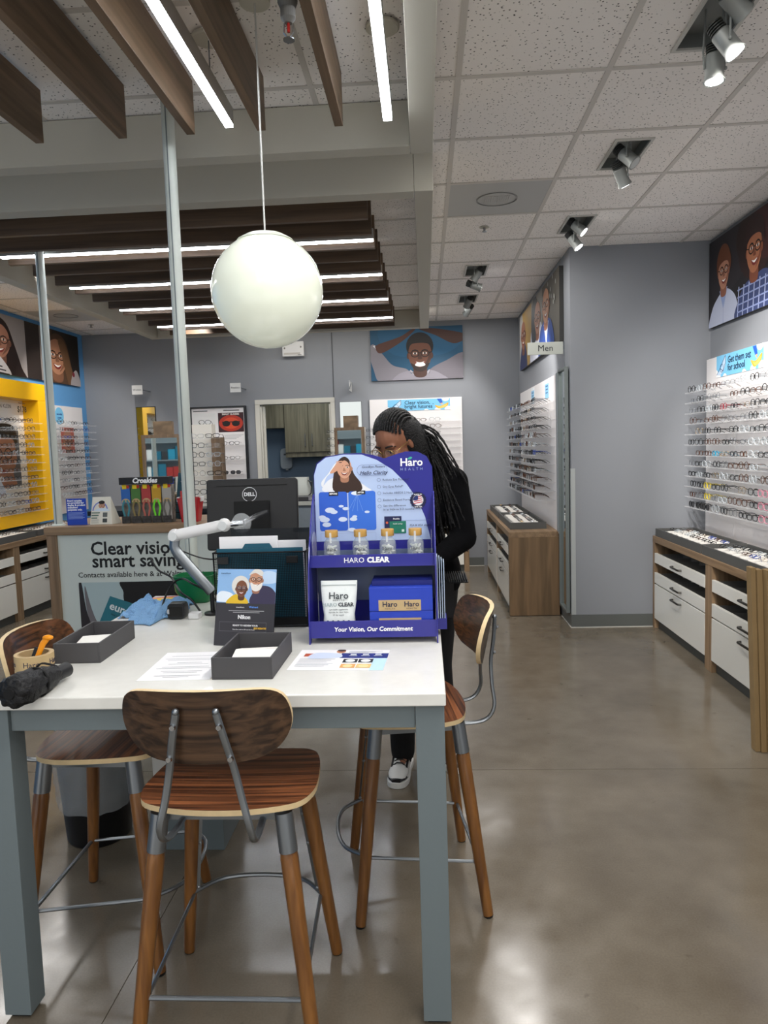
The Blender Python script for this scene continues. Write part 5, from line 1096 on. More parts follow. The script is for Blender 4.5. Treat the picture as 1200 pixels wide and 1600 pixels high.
# round badge
bc = (ax_(652), z_(784.5)); n = 36
a.poly([(bc[0]+(.0265+.0012*(-1)**q)*math.cos(q/n*2*PI), bc[1]+(.0265+.0012*(-1)**q)*math.sin(q/n*2*PI)) for q in range(n)], '#1b1f46'); a.ell(bc[0], bc[1], .0255, .0255, '#1b1f46'); a.ring(bc[0], bc[1], .0178, .0178, .0008, '#e8e8ee'); a.ell(bc[0], bc[1], .0165, .0165, '#e9e6ea')
for k in range(4): a.line([(bc[0]-.014+.001*k, bc[1]-.010+.0065*k-.001), (bc[0]+.014-.001*k, bc[1]-.007+.0065*k+.001)], .0028, '#c02a36')
a.blob([(bc[0]-.0158, bc[1]), (bc[0]-.012, bc[1]+.012), (bc[0]-.001, bc[1]+.015), (bc[0]-.001, bc[1]+.001)], '#20336f')
q = a.obj(t, loc=(-ox, .0995, 0)); q.rotation_euler = R9
INK = flat('#1e2650'); WH = flat('#ffffff')
def dt(s_, px, py, sz, m=INK, al='LEFT', bd=0, y=.0942, sh=0, sx=1): return text(s_, sz, m, t, DX(px), y-.0008, DZ_(py), al, rot=R9, bold=bd, shear=sh, sx=sx)
dt('Goodbye Floaters', 583, 730, .0105, al='CENTER', sh=.3, bd=.0001); dt('Hello Clarity', 583, 739.5, .0175, al='CENTER', sh=.3, bd=.0002)
for s_, y in (('Reduce Eye Floaters*', 751), ('Dry Eyes Relief*', 762), ('Includes AREDS 2 Nutrients', 772), ('Evidence Based Formula*', 783), ('See the difference', 792), ('in as little as 2-3 months', 798)): dt(s_, 597, y, .0098, sx=1.05)
dt('FSA & HSA eligible', 638, 824, .0095); dt('BEFORE', 518.5, 771, .0075, WH, 'CENTER', .0002); dt('AFTER', 562, 770, .0075, WH, 'CENTER', .0002); dt('Flexible', 617, 813, .007, WH, 'CENTER', .0001); dt('Health savings', 619, 821, .0055, WH, 'CENTER')
text('Haro', .036, WH, t, DX(643), .0988, DZ_(725), 'CENTER', rot=R9, bold=.0007); text('HEALTH', .0125, flat('#9fb2e2'), t, DX(643), .0988, DZ_(735.5), 'CENTER', rot=R9, spacing=1.9)
a = Art(.03, .02, 0); a.blob([(.0, .005), (.008, .012), (.016, .010), (.010, .004)], '#3fae9a'); q = a.obj(t, loc=(DX(637), .0985, DZ_(722))); q.rotation_euler = R9
text('MADE IN', .0065, WH, t, DX(652), .0930, DZ_(775.5), 'CENTER', rot=R9, bold=.0001); text('THE USA', .0065, WH, t, DX(652), .0930, DZ_(795), 'CENTER', rot=R9, bold=.0001)
text('HARO', .0235, WH, t, -.020, -.0292, .254, 'RIGHT', rot=R9); text('CLEAR', .0235, WH, t, -.012, -.0292, .254, 'LEFT', rot=R9, bold=.0012)
text('Your Vision, Our Commitment', .0192, WH, t, .005, -.0842, .045, 'CENTER', rot=R9, bold=.0005, shear=.12)
for x in (-.183, .193): MB().tube([(x, .0, .30), (x+.0012, .0, .30)], .045, 28).obj('clear_guard', ACR, t)
# leaflet pocket on the right side
MB().box((.2068, .0, .02), (.2365, .075, .055)).obj('leaflet_pocket', BLU, t)
for k in range(4):
    o = MB().box((0, 0, 0), (.0022, .07, .20-.006*k)).obj('leaflet', mat('leaflet_blue', '#c6d8ea', .5), None); o.location = (D0.x+.2085+.007*k, D0.y+.002, ZT+.0552); tag(o, 'pale blue leaflet in the side pocket of the blue display, %s from the display' % NTH[k], 'leaflet', 'leaflets in the side pocket')
# bottles
BAM = wood('bamboo_cap', '#b98a3e', '#d6ad62', (20, 20, 2), .5, 1); CLB = mat('clear_bottle', '#dfe8e4', .10, alpha=.30, coat=.5); CAPS = mat('capsule_white', '#e3e5e0', .3)
capm = MB().sph((0, 0, 0), (.0042, .0042, .0105), 8, 6).mesh('capsule', CAPS, True)
for k, px in enumerate((517, 563, 606, 650)):
    x = -.310+(px-517)*.002044
    o = thing('pill_bottle', ('clear bottle with bamboo cap, %s on the upper shelf of the blue display' % ('leftmost', 'second from left', 'third from left', 'rightmost')[k]), 'bottle', (x, 2.330, ZT+.2395), group='bottles on the blue display')
    MB().lathe([(.020, 0), (.0265, .004), (.027, .055), (.0255, .066), (.0175, .078), (.0172, .084)], 24).obj('glass_body', CLB, o, True)
    MB().lathe([(.0208, .0842), (.0212, .085), (.0212, .104), (.0205, .106)], 24).obj('cap', BAM, o, True)
    cb = MB(); random.seed(40+k)
    for z in range(6):
        for q in range(7):
            aa = random.uniform(0, 6.28); r = random.uniform(.004, .0185) if q else 0; d = Vector((random.uniform(-1, 1), random.uniform(-1, 1), random.uniform(-.4, .4))).normalized()
            m = (Matrix.Translation((r*math.cos(aa), r*math.sin(aa), .008+z*.0085)) @ d.to_track_quat('Z', 'Y').to_matrix().to_4x4())
            cm = MB().sph((0, 0, 0), (.004, .004, .009), 6, 5); cb.add([m @ Vector(v) for v in cm.v], cm.f)
    c = cb.obj('capsules', CAPS, o, True); c['kind'] = 'stuff'
    wraptext('Haro', .015, 0, .045, .0271, -PI/2, o, flat('#262a2e')); wraptext('CLEAR', .006, 0, .030, .0271, -PI/2, o, flat('#262a2e'))
    q = MB().box((-.004, -.0220, .066), (.002, -.0215, .100)).obj('seal_strip', mat('seal_film', '#eef0f0', .2, alpha=.6), o)
# pouch
o = thing('supplement_pouch', 'white stand-up pouch printed Haro Clear on the lower shelf of the blue display', 'pouch', (D0.x-.104, 2.245, ZT+.0255))
R = []
for z, w2, d in ((0, .052, .020), (.02, .052, .026), (.06, .049, .022), (.10, .055, .014), (.14, .058, .007), (.165, .0585, .002)): R.append([(w2*math.copysign(abs(math.cos(q/28*2*PI))**.5, math.cos(q/28*2*PI)), d*math.copysign(abs(math.sin(q/28*2*PI))**.8, math.sin(q/28*2*PI))+z*.16, z) for q in range(28)])
MB().rings(R).obj('pouch', mat('pouch_white', '#dfe4e2', .35, bump=.25, bscale=18), o, True)
MB().box((-.055, .018, .1505), (.055, .0215, .1535)).obj('zip_line', mat('zip_grey', '#bfc6c5', .4), o)
DKT = flat('#3d4347')
def pt(s_, sz, x, z, y, m=DKT, bd=0, sp=1): text(s_, sz, m, o, x, y, z, 'CENTER', rot=(PI/2-math.radians(8), 0, 0), bold=bd, spacing=sp)
pt('Haro', .030, 0, .120, .0035, bd=.0004); pt('HEALTH', .007, 0, .1065, .0005, sp=1.6); pt('HARO', .0165, -.052/2-.002, .093, -.0035, flat('#8fa3a6')); pt('CLEAR', .0165, .023, .093, -.0035, bd=.0006)
pt('eye health supplement', .0065, 0, .079, -.0080); pt('capsules for clear vision', .0065, 0, .071, -.0108); pt('30 day supply', .0065, 0, .063, -.0145); pt('dietary supplement', .0062, 0, .020, -.0262)
a = Art(.09, .02, 0)
for k in range(5): a.ell(.012+.0165*k, .008, .0045, .0045, '#4b5755')
q = a.obj(o, loc=(-.045, -.0245, .036)); q.rotation_euler = (PI/2-math.radians(4), 0, 0)
# mailer boxes
for k, (z, lb) in enumerate(((.0255, 'lower blue mailer box in the stack on the display'), (.0985, 'upper blue mailer box in the stack on the display, with kraft tape'))):
    o = thing('mailer_box', lb, 'box', (D0.x+.0935, 2.225, ZT+z), group='blue mailer boxes')
    hb_ = .0725 if k == 0 else .076
    MB().box((-.099, 0, 0), (.099, .115, hb_)).obj('carton', BX, o, bev=.002)
    MB().box((-.0985, -.0012, .004), (.0985, -.0002, hb_-.004)).obj('front_flap', BX, o)
    MB().box((-.07, -.0020, .002 if k else .02), (.062, -.0013, .036 if k else .052)).obj('kraft_tape', KR, o)
    if k:
        for x in (-.035, .033): text('Haro', .0225, NAVY, o, x, -.0023, .022, 'CENTER', rot=R9, bold=.0004); text('HEALTH', .0065, NAVY, o, x, -.0023, .0085, 'CENTER', rot=R9, spacing=1.5)
o = MB().box((-.095, 0, 0), (.095, .10, .016)).obj('flat_box', mat('mailer_dark', '#1b2470', .4), None, loc=(D0.x+.098, 2.25, ZT+.1748)); tag(o, 'flat dark blue box lying on top of the two mailer boxes', 'box')
# ================================================================ wooden desk with sign panel
t = thing('reception_desk', 'wood veneer reception desk with pale sign panel behind the table', 'desk', (-1.80, 4.45, 0))
def db(a, b_, n_, m, bev=.002): c = Vector((-1.80, 4.45, 0)); return MB().box(Vector(a)-c, Vector(b_)-c).obj(n_, m, t, bev=bev)
DXL, DXR = -2.428, -1.12
db((DXL, 4.45, 1.014), (DXR, 5.10, 1.066), 'desk_top', LAMX); db((DXL+.012, 4.455, 0), (DXL+.078, 5.09, 1.0135), 'end_upright', LAMV); db((DXR-.078, 4.455, 0), (DXR-.012, 5.09, 1.0135), 'end_upright', LAMV)
SGN = mat('sign_panel_sage', '#c9d1cb', .45); db((DXL+.0785, 4.468, .04), (DXR-.0785, 4.488, 1.0135), 'sign_panel', SGN, 0); db((DXL+.0785, 4.49, .0), (DXR-.0785, 4.52, 1.0), 'front_board', LAM, 0)
BK = flat('#101112')
def st(s_, px, pz, sz, bd=0): text(s_, sz, BK, t, px+1.80, .0172, pz, 'CENTER', rot=R9, bold=bd)
st('Clear vision,', -1.838, .918, .120, .0022); st('smart savings.', -1.800, .838, .120, .0022); st('Contacts available here & at Walmartcontacts.com', -1.735, .752, .048, .0004)
a = Art(.98, .52, 0)
a.poly([(x, z) for x, z in rrect(1.1, .62, .03, 5, .55, .21)], '#a9bcbe')
a.blob([(.0, .50), (.02, .51), (.05, .3), (.14, .1), (.25, -.02), (-.02, -.02)], '#2a2526'); a.blob([(.04, .5), (.09, .3), (.2, .06), (.14, .1), (.05, .3)], '#6e6a6c')
a.blob([(.33, .55), (.29, .45), (.30, .36), (.36, .30), (.48, .25), (.7, .22), (.9, .3), (.99, .6)], '#120e0e'); a.blob([(.42, .30), (.46, .2), (.6, .1), (.75, .12), (.8, .28), (.62, .34)], '#6d4534')
a.poly([(.20, .43), (.43, .35), (.36, .13), (.10, .22)], '#2a7381')
q = a.obj(t, loc=(-2.232+1.80, .0176, .185)); q.rotation_euler = R9
text('eureka!', .072, flat('#dfe9ea'), t, -2.035+1.80, .0128, .555, 'LEFT', rot=(PI/2, math.radians(22), 0), bold=.0015); text('lens rebates inside', .018, flat('#0f2f37'), t, -2.03+1.80, .0128, .50, 'LEFT', rot=(PI/2, math.radians(22), 0))
ZD = 1.0665
t = thing('sign_card', 'small blue notice card on the desk beside the thin grey post', 'card', (-2.258, 4.56, ZD))
b = MB(); b.box((-.066, 0, 0), (.066, .002, .172)); b.box((-.066, .002, 0), (.066, .04, .002)); b.obj('card', mat('card_blue', '#2246b4', .4), t)
for k, s_ in enumerate(('Board samples', 'are provided for', 'display & product', 'evaluation', 'purposes only.')): text(s_, .0165, WH, t, -.058, -.0008, .158-.0145*k, rot=R9, bold=.0005)
a = Art(.12, .06, 0)
for k in range(6): a.rect(0, .05-.008*k, .11-.012*(k % 2), .0525-.008*k, '#9fb4e6')
q = a.obj(t, loc=(-.058, -.0002, .03)); q.rotation_euler = R9
t = thing('tent_card', 'white tent card with a small portrait on the desk next to the blue card', 'card', (-2.105, 4.56, ZD))
b = MB(); b.add([(-.07, 0, 0), (.075, 0, 0), (.058, .045, .176), (-.062, .045, .176), (-.07, .09, 0), (.10, .09, 0), (-.07, .003, 0), (.075, .003, 0)], [(0, 1, 2, 3), (4, 3, 2, 5), (1, 5, 2), (0, 3, 4)]); b.obj('card', mat('tent_cream', '#dcd9cc', .7), t)
a = Art(.12, .165, 0); a.ring(.055, .085, .052, .062, .008, '#6f7fc4'); a.rect(0, 0, .12, .088, '#dcd9cc'); a.face(.065, .122, .026, '#c08d70', '#936450', '#1e1713', specs=None); a.blob([(.02, .085), (.035, .1), (.065, .104), (.1, .1), (.115, .085)], '#c9d7e4'); a.ell(.064, .142, .02, .012, '#1e1713')
a.rect(.075, .045, .105, .075, '#5b5f5e'); a.rect(.075, .01, .105, .035, '#3f4343')
for k in range(3): a.rect(.0, .07-.017*k, .055-.008*k, .077-.017*k, '#4e6a5e')
for k in range(4): a.rect(.0, .028-.007*k, .05, .030-.007*k, '#8a8d86')
q = a.obj(t, loc=(-.062, -.0003, .003)); q.rotation_euler = (PI/2-math.radians(14.4), 0, 0)
t = thing('strap_rack', 'countertop rack of colourful eyewear straps with a black Croakies header', 'rack', (-1.81, 4.62, ZD))
MB().box((-.165, .0, 0), (.165, .05, .245)).obj('backing', mat('rack_grey', '#77736a', .7, var=.5, vscale=30), t); MB().box((-.17, -.03, .25), (.16, .045, .296)).obj('header', BLACKP, t)
text('Croakies', .045, WH, t, .0, -.0312, .274, 'CENTER', rot=R9, bold=.002, shear=.2)
packs = (('#2d66b3', '#3f8591'), ('#4c7a3b', '#8a7a4c'), ('#b2413f', '#b86456'), ('#c69a2b', '#74df2f'), ('#a9a6a0', '#6d6c64'))
for k, (c, sc_) in enumerate(packs):
    x = -.135+.068*k; o = thing('strap_pack', 'hanging eyewear strap pack with a %s card on the desk rack' % ('blue', 'green', 'red', 'gold', 'grey')[k], 'strap', (-1.81+x, 4.60, ZD))
    MB().box((-.030, 0, .13 if k < 4 else .02), (.030, .003, .235)).obj('card', flat(c), o); MB().box((-.02, -.002, .222), (.008, -.0005, .250)).obj('price_tag', flat('#e6c91f'), o); MB().box((.009, -.002, .226), (.026, -.0005, .246)).obj('red_tag', flat('#b8361f'), o)
    MB().prism([(.028*math.cos(q/16*2*PI), .028*math.sin(q/16*2*PI)*.9) for q in range(9)], -.0022, -.0008, ax='y').obj('kraft_flap', KR, o, loc=(0, 0, .135))
    b = MB()
    for s in (-1, 1): b.tube(catmull([(s*.008, -.003, .15), (s*.022, -.004, .10), (s*.012, -.004, .05), (s*.016, -.003, .012)], 4, False), .0065, 6, flat=.4)
    b.obj('strap', flat(sc_), o); MB().box((-.028, -.012, .0), (.026, -.006, .045)).obj('case', mat('strap_case', '#3a3836', .6, var=.6, vscale=60), o)
t = thing('red_container', 'translucent red tub with white side clips on the desk behind the grey post', 'container', (-1.525, 4.62, ZD))
b = MB(); b.rings([[(x, y, 0) for x, y in rrect(.105, .09, .01, 3)], [(x, y, .155) for x, y in rrect(.15, .11, .012, 3)], [(x, y, .155) for x, y in rrect(.142, .10, .010, 3)], [(x, y, .005) for x, y in rrect(.098, .083, .01, 3)]]); b.obj('tub', mat('red_plastic', '#b3262c', .25, alpha=.9), t)
b = MB(); b.box((-.082, -.03, .13), (-.068, .03, .16)); b.box((.068, -.03, .13), (.082, .03, .16)); b.obj('clip', WPLAS, t, bev=.003); MB().box((-.055, -.03, .10), (-.02, .02, .20)).obj('red_lid', mat('red_plastic_solid', '#c3332c', .35), t)
t = thing('wire_basket', 'small black wire basket with a dark teal card behind the strap rack', 'basket', (-1.67, 4.80, ZD))
b = MB()
for z in (.005, .05, .10, .15): b.tube([(-.06, -.05, z), (.06, -.05, z), (.06, .05, z), (-.06, .05, z)], .002, 5, closed=True)
for k in range(7):
    x = -.06+.02*k; b.tube([(x, -.05, .003), (x, -.05, .152)], .0015, 5); b.tube([(x, .05, .003), (x, .05, .152)], .0015, 5)
b.obj('wires', FRM, t)
o = MB().box((-.03, -.004, 0), (.03, .004, .31)).obj('teal_card', mat('teal_dark', '#2c5464', .5), None, loc=(-1.665, 4.80, ZD+.002)); o.rotation_euler = (0, math.radians(7), 0); tag(o, 'dark teal strip card standing in the wire basket', 'card')
o = MB().tube([(0, 0, .0), (.01, 0, .22)], .008, 8).tube([(.01, 0, .22), (.03, 0, .245), (.015, 0, .27), (-.01, 0, .25)], .006, 8).obj('hand_tool', CHROME, None, True, loc=(-1.625, 4.78, ZD+.002)); tag(o, 'chrome hand tool standing in the wire basket by the grey post', 'tool')
# ================================================================ flattened cardboard leaning at the right edge
CBD = mat('corrugated_card', '#8f7650', .75, bump=.2, bscale=60, var=.06)
for k, (x, y, w_, h_, rz) in enumerate(((1.543, 3.45, .0225, .893, 0), (1.5665, 3.44, .0255, .884, 0), (1.593, 3.40, .0245, .888, 0), (1.6185, 3.38, .029, .896, 0), (1.6485, 3.36, .03, .885, 0), (1.6795, 3.35, .034, .893, 0))):
    o = MB().box((0, 0, 0), (w_, .05, h_)).obj('folded_carton', CBD, None, bev=.002); o.location = (x, y, .001); o.rotation_euler = (0, math.radians(-2.3), math.radians(rz)); tag(o, 'flattened brown cardboard carton standing at the right edge, %s from the left' % NTH[k], 'cardboard', 'flattened cartons')
# ================================================================ small black tray beside the woman
t = thing('mesh_tray', 'black mesh tray on a post at the right edge of the table by the leaflets', 'tray', (.085, 2.98, .0))
b = MB(); b.box((-.05, -.10, .958), (.075, .10, .962))
for k in range(14): b.box((-.05+.009*k, -.10, .9622), (-.047+.009*k, .10, .972))
b.obj('mesh_top', FRM, t); MB().box((-.02, -.02, .80), (.02, .02, .957)).obj('post_clamp', BLACKP, t); MB().box((-.06, -.02, .82), (-.0205, .02, .85)).obj('bracket', BLACKP, t)
# ================================================================ the woman behind the table
def remesh(b, name, m, parent, vox, sm=3, tex=None):
    o = b.obj(name, m, parent, True); r = o.modifiers.new('remesh', 'REMESH'); r.mode = 'VOXEL'; r.voxel_size = vox; r.use_smooth_shade = True
    s = o.modifiers.new('smooth', 'SMOOTH'); s.iterations = sm; s.factor = .5; return o
def cap(b, p, q, r0, r1, n=16, sq=(1, 1)):
    p, q = Vector(p), Vector(q); d = (q-p).normalized(); L = (q-p).length; P = []; R = []
    for k in range(5): a = PI/2*(1-k/4); P.append(p-d*r0*math.sin(a)); R.append(max(r0*math.cos(a), .0005))
    for k in range(5): a = PI/2*k/4; P.append(q+d*r1*math.sin(a)); R.append(max(r1*math.cos(a), .0005))
    b.tube(P, R, n, flat=sq[0])
PX, PY = .0, 3.20
W_ = thing('person', 'woman with long black braids, round glasses and black clothes standing behind the display', 'person', (PX, PY, 0))
SKIN = mat('skin_brown', '#8f5f47', .5, var=.05, vscale=20); JACK = mat('black_jacket', '#070709', .95, bump=.5, bscale=25, spec=.15); TROU = mat('black_trousers', '#101013', .85, bump=.3, bscale=25); HAIR = mat('black_hair', '#0b090a', .45, bump=1, bscale=160)
def L(x, y, z): return (x-PX, y-PY, z)
# head frame: faces down to the viewer's left
HC = Vector(L(-.122, 3.055, 1.532)); yaw = math.radians(-38); pit = math.radians(30)
HM = Matrix.Translation(HC) @ Matrix.Rotation(yaw, 4, 'Z') @ Matrix.Rotation(pit, 4, 'X')   # local: -y = nose, z = up, x = her left (viewer's right)
def h(x, y, z): return HM @ Vector((x, y, z))
b = MB()
def ell(c, r, n=20, k=14):
    s = MB().sph((0, 0, 0), r, n, k); b.add([HM @ (Vector(v)+Vector(c)) for v in s.v], s.f)
ell((0, .008, .025), (.074, .092, .088)); ell((0, -.022, -.030), (.062, .066, .074)); ell((0, -.048, -.084), (.030, .030, .026)); ell((0, -.080, -.028), (.013, .018, .026)); ell((0, -.094, -.043), (.012, .012, .010))
for s in (-1, 1):
    ell((s*.012, -.086, -.044), (.009, .009, .008)); ell((s*.036, -.060, -.030), (.026, .026, .024)); ell((s*.031, -.071, .016), (.024, .012, .009)); ell((s*.075, .006, -.010), (.008, .018, .030)); ell((s*.030, -.066, -.002), (.0145, .0135, .0125))
ell((0, -.078, -.063), (.022, .011, .006)); ell((0, -.076, -.072), (.019, .011, .007))
nk = Vector(L(-.055, 3.16, 1.40)); cap(b, HM @ Vector((0, .03, -.06)), nk, .050, .056)
SHL = Vector(L(.115, 3.17, 1.345)); SHR = Vector(L(-.26, 3.21, 1.34)); CH = Vector(L(-.06, 3.19, 1.25)); HP = Vector(L(-.045, 3.24, .97))
ELL_ = Vector(L(.158, 3.12, 1.11)); WRL = Vector(L(.01, 2.98, 1.02)); ELR = Vector(L(-.33, 3.12, 1.11)); WRR = Vector(L(-.25, 2.93, 1.04))
cap(b, nk, CH, .06, .10); cap(b, CH+Vector((-.07, 0, 0)), CH+Vector((.07, 0, 0)), .095, .095); cap(b, CH, HP, .11, .12); cap(b, HP+Vector((-.07, 0, 0)), HP+Vector((.07, 0, 0)), .105, .105)
cap(b, nk, SHL, .05, .05); cap(b, nk, SHR, .05, .05)
ANR = Vector(L(-.138, 3.26, .085)); ANL = Vector(L(.065, 3.40, .085)); KNR = Vector(L(-.135, 3.21, .50)); KNL = Vector(L(.03, 3.30, .50)); HR_ = HP+Vector((-.085, 0, -.06)); HL_ = HP+Vector((.085, 0, -.06))
for (hp, kn, an) in ((HR_, KNR, ANR), (HL_, KNL, ANL)): cap(b, hp, kn, .085, .052); cap(b, kn, an, .052, .034); cap(b, an, an+Vector((0, -.09, -.045)), .032, .016)
for (sh, el, wr, sd) in ((SHL, ELL_, WRL, 1), (SHR, ELR, WRR, -1)):
    cap(b, sh, el, .046, .037); cap(b, el, wr, .037, .025)
    d = (wr-el).normalized(); side = d.cross(Vector((0, 0, 1))).normalized(); dn = side.cross(d).normalized()
    pc = wr+d*.045; s = MB().sph((0, 0, 0), (.040, .046, .015), 14, 10)
    M3 = Matrix((side, d, -dn)).transposed().to_4x4(); M3.translation = pc; b.add([M3 @ Vector(v) for v in s.v], s.f)
    for k, (off, ln_) in enumerate(((-.029, .066), (-.010, .076), (.010, .072), (.028, .056))):
        a0 = pc+side*off+d*.035; a1 = a0+d*ln_*.5+Vector((0, 0, -.006)); a2 = a1+d*ln_*.32+Vector((0, 0, -.018)); a3 = a2+d*ln_*.15+Vector((0, 0, -.020))
        cap(b, a0, a1, .0092, .0086, 10); cap(b, a1, a2, .0086, .008, 10); cap(b, a2, a3, .008, .007, 10)
    th = pc-side*sd*.034-d*.015; cap(b, th, th-side*sd*.022+d*.028, .011, .010, 10); cap(b, th-side*sd*.022+d*.028, th-side*sd*.020+d*.058, .010, .008, 10)
body = remesh(b, 'body', SKIN, W_, .0052, 3)
# facial details
def hb(name, m, fn, par=body): q = MB(); fn(q); return q.obj(name, m, par, True)
for s in (-1, 1):
    def fe(q, s=s):
        e = MB().sph((0, 0, 0), (.0125, .0125, .0125), 16, 10); q.add([HM @ (Vector(v)+Vector((s*.030, -.0675, -.002))) for v in e.v], e.f)
    hb('eye', mat('eye_white', '#d9d3cd', .2), fe)
    def fi(q, s=s): q.tube([h(s*.030-.002, -.0792, -.006), h(s*.030-.002, -.0812, -.006)], .0055, 12)
    hb('iris', mat('iris_brown', '#1c0f09', .2), fi)
    def fl(q, s=s):
        q.tube([h(s*.030+x, -.0775-.0045*(1-(x/.017)**2), .0045-30*x*x) for x in (-.017, -.009, 0, .009, .017)], .0035, 8)
    hb('eyelid', mat('lid_brown', '#5f3a2a', .5), fl)
    def fb_(q, s=s): q.tube([h(s*(.014), -.0835, .0165), h(s*.030, -.0845, .0225), h(s*.044, -.0775, .021), h(s*.056, -.0655, .013)], [.0032, .0038, .0032, .0018], 8)
    hb('eyebrow', mat('brow_black', '#120b09', .7), fb_)
hb('lips', mat('lips_rose', '#75403a', .4), lambda q: q.tube([h(-.024, -.080, -.068), h(-.010, -.0885, -.064), h(0, -.0895, -.066), h(.010, -.0885, -.064), h(.024, -.080, -.068), h(0, -.086, -.074)], .004, 8, closed=True))
hb('nostril_shadow', mat('nostril', '#2c1810', .8), lambda q: [q.sph(h(s*.008, -.094, -.051), .0032, 8, 5) for s in (-1, 1)])
# spectacles, worn: a part of her outfit
gl = bpy.data.objects.new('worn_spectacles', None)
q = MB()
for s in (-1, 1): q.tube([h(s*.033+.026*math.cos(a), -.097+.05*abs(.026*math.cos(a)), -.008+.024*math.sin(a)) for a in [2*PI*k/22 for k in range(22)]], .0016, 6, closed=True)
q.tube([h(-.008, -.097, -.002), h(0, -.0985, .002), h(.008, -.097, -.002)], .0015, 6)
for s in (-1, 1): q.tube([h(s*.059, -.094, .002), h(s*.068, -.088, .003), h(s*.077, -.02, .003), h(s*.080, .02, -.006)], .0015, 6)
gl = q.obj('worn_spectacles', FCOL['gold'], W_, True)
q = MB()
for s in (-1, 1): P = [h(s*.033+.025*math.cos(a), -.0968, -.008+.023*math.sin(a)) for a in [2*PI*k/22 for k in range(22)]]; q.add(P, [tuple(range(22))])
q.obj('lens', LENS, gl)
# jacket
b = MB()
cap(b, nk+Vector((0, .015, -.02)), CH, .072, .125); cap(b, CH+Vector((-.085, .01, 0)), CH+Vector((.085, .01, 0)), .112, .112); cap(b, CH, HP+Vector((0, 0, -.02)), .125, .145)
cap(b, HP+Vector((-.085, 0, -.01)), HP+Vector((.075, 0, -.01)), .118, .118); cap(b, HP+Vector((-.09, 0, -.02)), HP+Vector((-.09, 0, -.055)), .105, .10); cap(b, HP+Vector((.085, 0, -.0)), HP+Vector((.098, .0, -.05)), .105, .10)
for (sh, el, wr) in ((SHL, ELL_, WRL), (SHR, ELR, WRR)):
    cap(b, nk+Vector((0, .02, -.015)), sh, .062, .072); cap(b, sh, el, .070, .056); cap(b, el, el+(wr-el)*.86, .056, .040)
remesh(b, 'jacket', JACK, W_, .0085, 4)
b = MB()
for (hp, kn, an) in ((HR_, KNR, ANR), (HL_, KNL, ANL)): cap(b, hp, kn, .100, .070); cap(b, kn, an+Vector((0, 0, .015)), .070, .056)
cap(b, HR_+Vector((0, 0, .05)), HL_+Vector((0, 0, .05)), .10, .10); remesh(b, 'trousers', TROU, W_, .009, 4)
# shoes
SW = mat('shoe_white', '#d9d9d6', .4); SBK = mat('shoe_black', '#131316', .35); SOLE = mat('shoe_sole', '#e6e6e2', .5)
def shoe(an, rz, nm):
    o = bpy.data.objects.new(nm, None); M0 = Matrix.Translation(Vector((an.x, an.y, 0))) @ Matrix.Rotation(rz, 4, 'Z')
    def sec(y, w2, z0, z1, n=18): return [M0 @ Vector((w2*math.cos(2*PI*k/n), y, z0+(z1-z0)*(.5+.5*math.copysign(abs(math.sin(2*PI*k/n))**.8, math.sin(2*PI*k/n))))) for k in range(n)]
    s = MB(); out = [(-.050*0, 0)]
    ol = [(.030, .075), (.040, .04), (.040, -.02), (.048, -.10), (.050, -.145), (.040, -.185), (.018, -.205), (-.018, -.205), (-.040, -.185), (-.048, -.145), (-.044, -.10), (-.038, -.02), (-.038, .04), (-.028, .075)]
    ol = catmull(ol, 3); s.rings([[M0 @ Vector((x, y, .0005)) for x, y in ol], [M0 @ Vector((x, y, .028)) for x, y in ol]])
    so = s.obj(nm, SOLE, W_, False, bev=.003)
    u = MB(); u.rings([sec(.07, .026, .026, .085), sec(.03, .034, .026, .105), sec(-.02, .036, .026, .105), sec(-.06, .040, .026, .092), sec(-.10, .043, .026, .072), sec(-.14, .045, .026, .062), sec(-.175, .038, .026, .053), sec(-.198, .018, .026, .040)], 0); u.obj('upper', SW, so, True)
    u = MB(); u.rings([sec(-.155, .0462, .024, .046), sec(-.175, .0395, .024, .047), sec(-.2005, .020, .024, .042)], 0); u.obj('toe_overlay', SBK, so, True); u = MB(); u.rings([sec(.075, .028, .026, .088), sec(.03, .0355, .024, .100), sec(-.0, .0385, .024, .075)]); u.obj('heel_overlay', SBK, so, True)
    u = MB()
    for k in range(5):
        y = -.105+.021*k; z = .0745+.0075*k; u.tube([M0 @ Vector((-.030, y, z-.012)), M0 @ Vector((-.012, y, z+.002)), M0 @ Vector((.012, y, z+.002)), M0 @ Vector((.030, y, z-.012))], .0032, 6)
    for s_ in (-1, 1): u.tube([M0 @ Vector((s_*.033, -.115, .058)), M0 @ Vector((s_*.034, -.06, .080)), M0 @ Vector((s_*.030, -.02, .1))], .006, 6)
    u.obj('laces', SBK, so, True)
shoe(ANR+Vector((0, .03, 0)), math.radians(-8), 'shoe'); shoe(ANL+Vector((0, .03, 0)), math.radians(14), 'shoe')
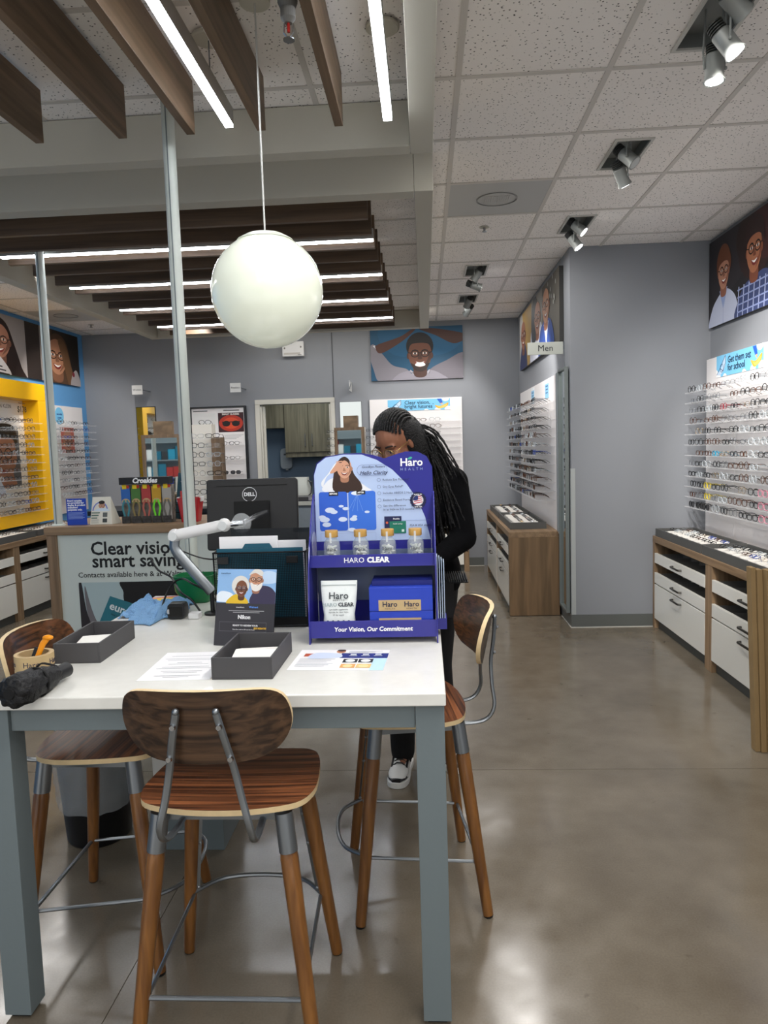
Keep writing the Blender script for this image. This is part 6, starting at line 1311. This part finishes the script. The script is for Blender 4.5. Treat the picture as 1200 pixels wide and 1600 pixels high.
# hair: close cap of parted rows plus long braids falling to her left and back
b = MB(); random.seed(21)
def ellh(c, r): s = MB().sph((0, 0, 0), r, 24, 16); b.add([HM @ (Vector(v)+Vector(c)) for v in s.v], s.f)
ellh((0, .034, .038), (.0795, .084, .084)); ellh((0, .050, .0), (.0795, .070, .083))
rows = []
for k in range(15):
    x = -.070+.010*k; P = []
    for a in range(9):
        th = math.radians(33+a*15.5-16*(abs(x)/.07)**2); yy = .022-.096*math.cos(th)*math.sqrt(max(.05, 1-(x/.086)**2)); zz = .034+.096*math.sin(th)*math.sqrt(max(.05, 1-(x/.086)**2)); P.append(h(x, yy, zz))
    if True:
        b.tube(P, [.0055+.0012*math.sin(3*q) for q in range(9)], 6)
cap(b, h(.02, .045, .02), Vector(L(.035, 3.22, 1.36)), .078, .075); cap(b, Vector(L(.035, 3.22, 1.37)), Vector(L(.085, 3.20, 1.22)), .07, .045)
for k in range(190):
    a = random.uniform(-.35, 1.15)*PI*.9; s0 = h(.075*math.cos(a*.5)*random.uniform(.6, 1.05), .03+.055*random.random(), .07*random.uniform(-.7, .9))
    tgt = Vector(L(random.uniform(.00, .19), random.uniform(3.07, 3.24), 1.30+random.uniform(-.27, .10)))
    if random.random() < .25: tgt = Vector(L(random.uniform(-.16, .0), random.uniform(3.24, 3.30), 1.25+random.uniform(-.2, .1)))
    m1 = s0.lerp(tgt, .35)+Vector((.025, .02, .045)); m2 = s0.lerp(tgt, .7)+Vector((.015, .0, .025))
    P = catmull([tuple(s0), tuple(m1), tuple(m2), tuple(tgt)], 9, False)
    P = [(x+random.uniform(-.0018, .0018), y+random.uniform(-.0018, .0018), z) for x, y, z in P]
    b.tube(P, [.0046*(1-.35*q/len(P))*(1+.22*math.sin(q*2.6)) for q in range(len(P))], 6)
hr = b.obj('braided_hair', HAIR, W_, True); hr['kind'] = 'stuff'
b = MB(); mats = list(FCOL.values())+[LENS, DLENS]; names = list(FCOL.keys())
for (M, kd, nm, c, dark) in STUFF:
    fr, tp, ln = GV[kd, nm]
    for q, mi in [(fr, names.index(c))]+[(x, names.index(c)) for x in tp]+[(x, len(names)+(1 if dark else 0)) for x in ln]:
        b.add([M @ Vector(v) for v in q.v], q.f, mi)
me = bpy.data.meshes.new('small_eyeglasses'); me.from_pydata(b.v, [], b.f)
for x in mats: me.materials.append(x)
me.polygons.foreach_set('material_index', b.m)
o = bpy.data.objects.new('small_eyeglasses', me); COL.objects.link(o)
tag(o, 'remaining tiny pairs of glasses in the trays and at the far ends of the shelves', 'glasses', kind='stuff')
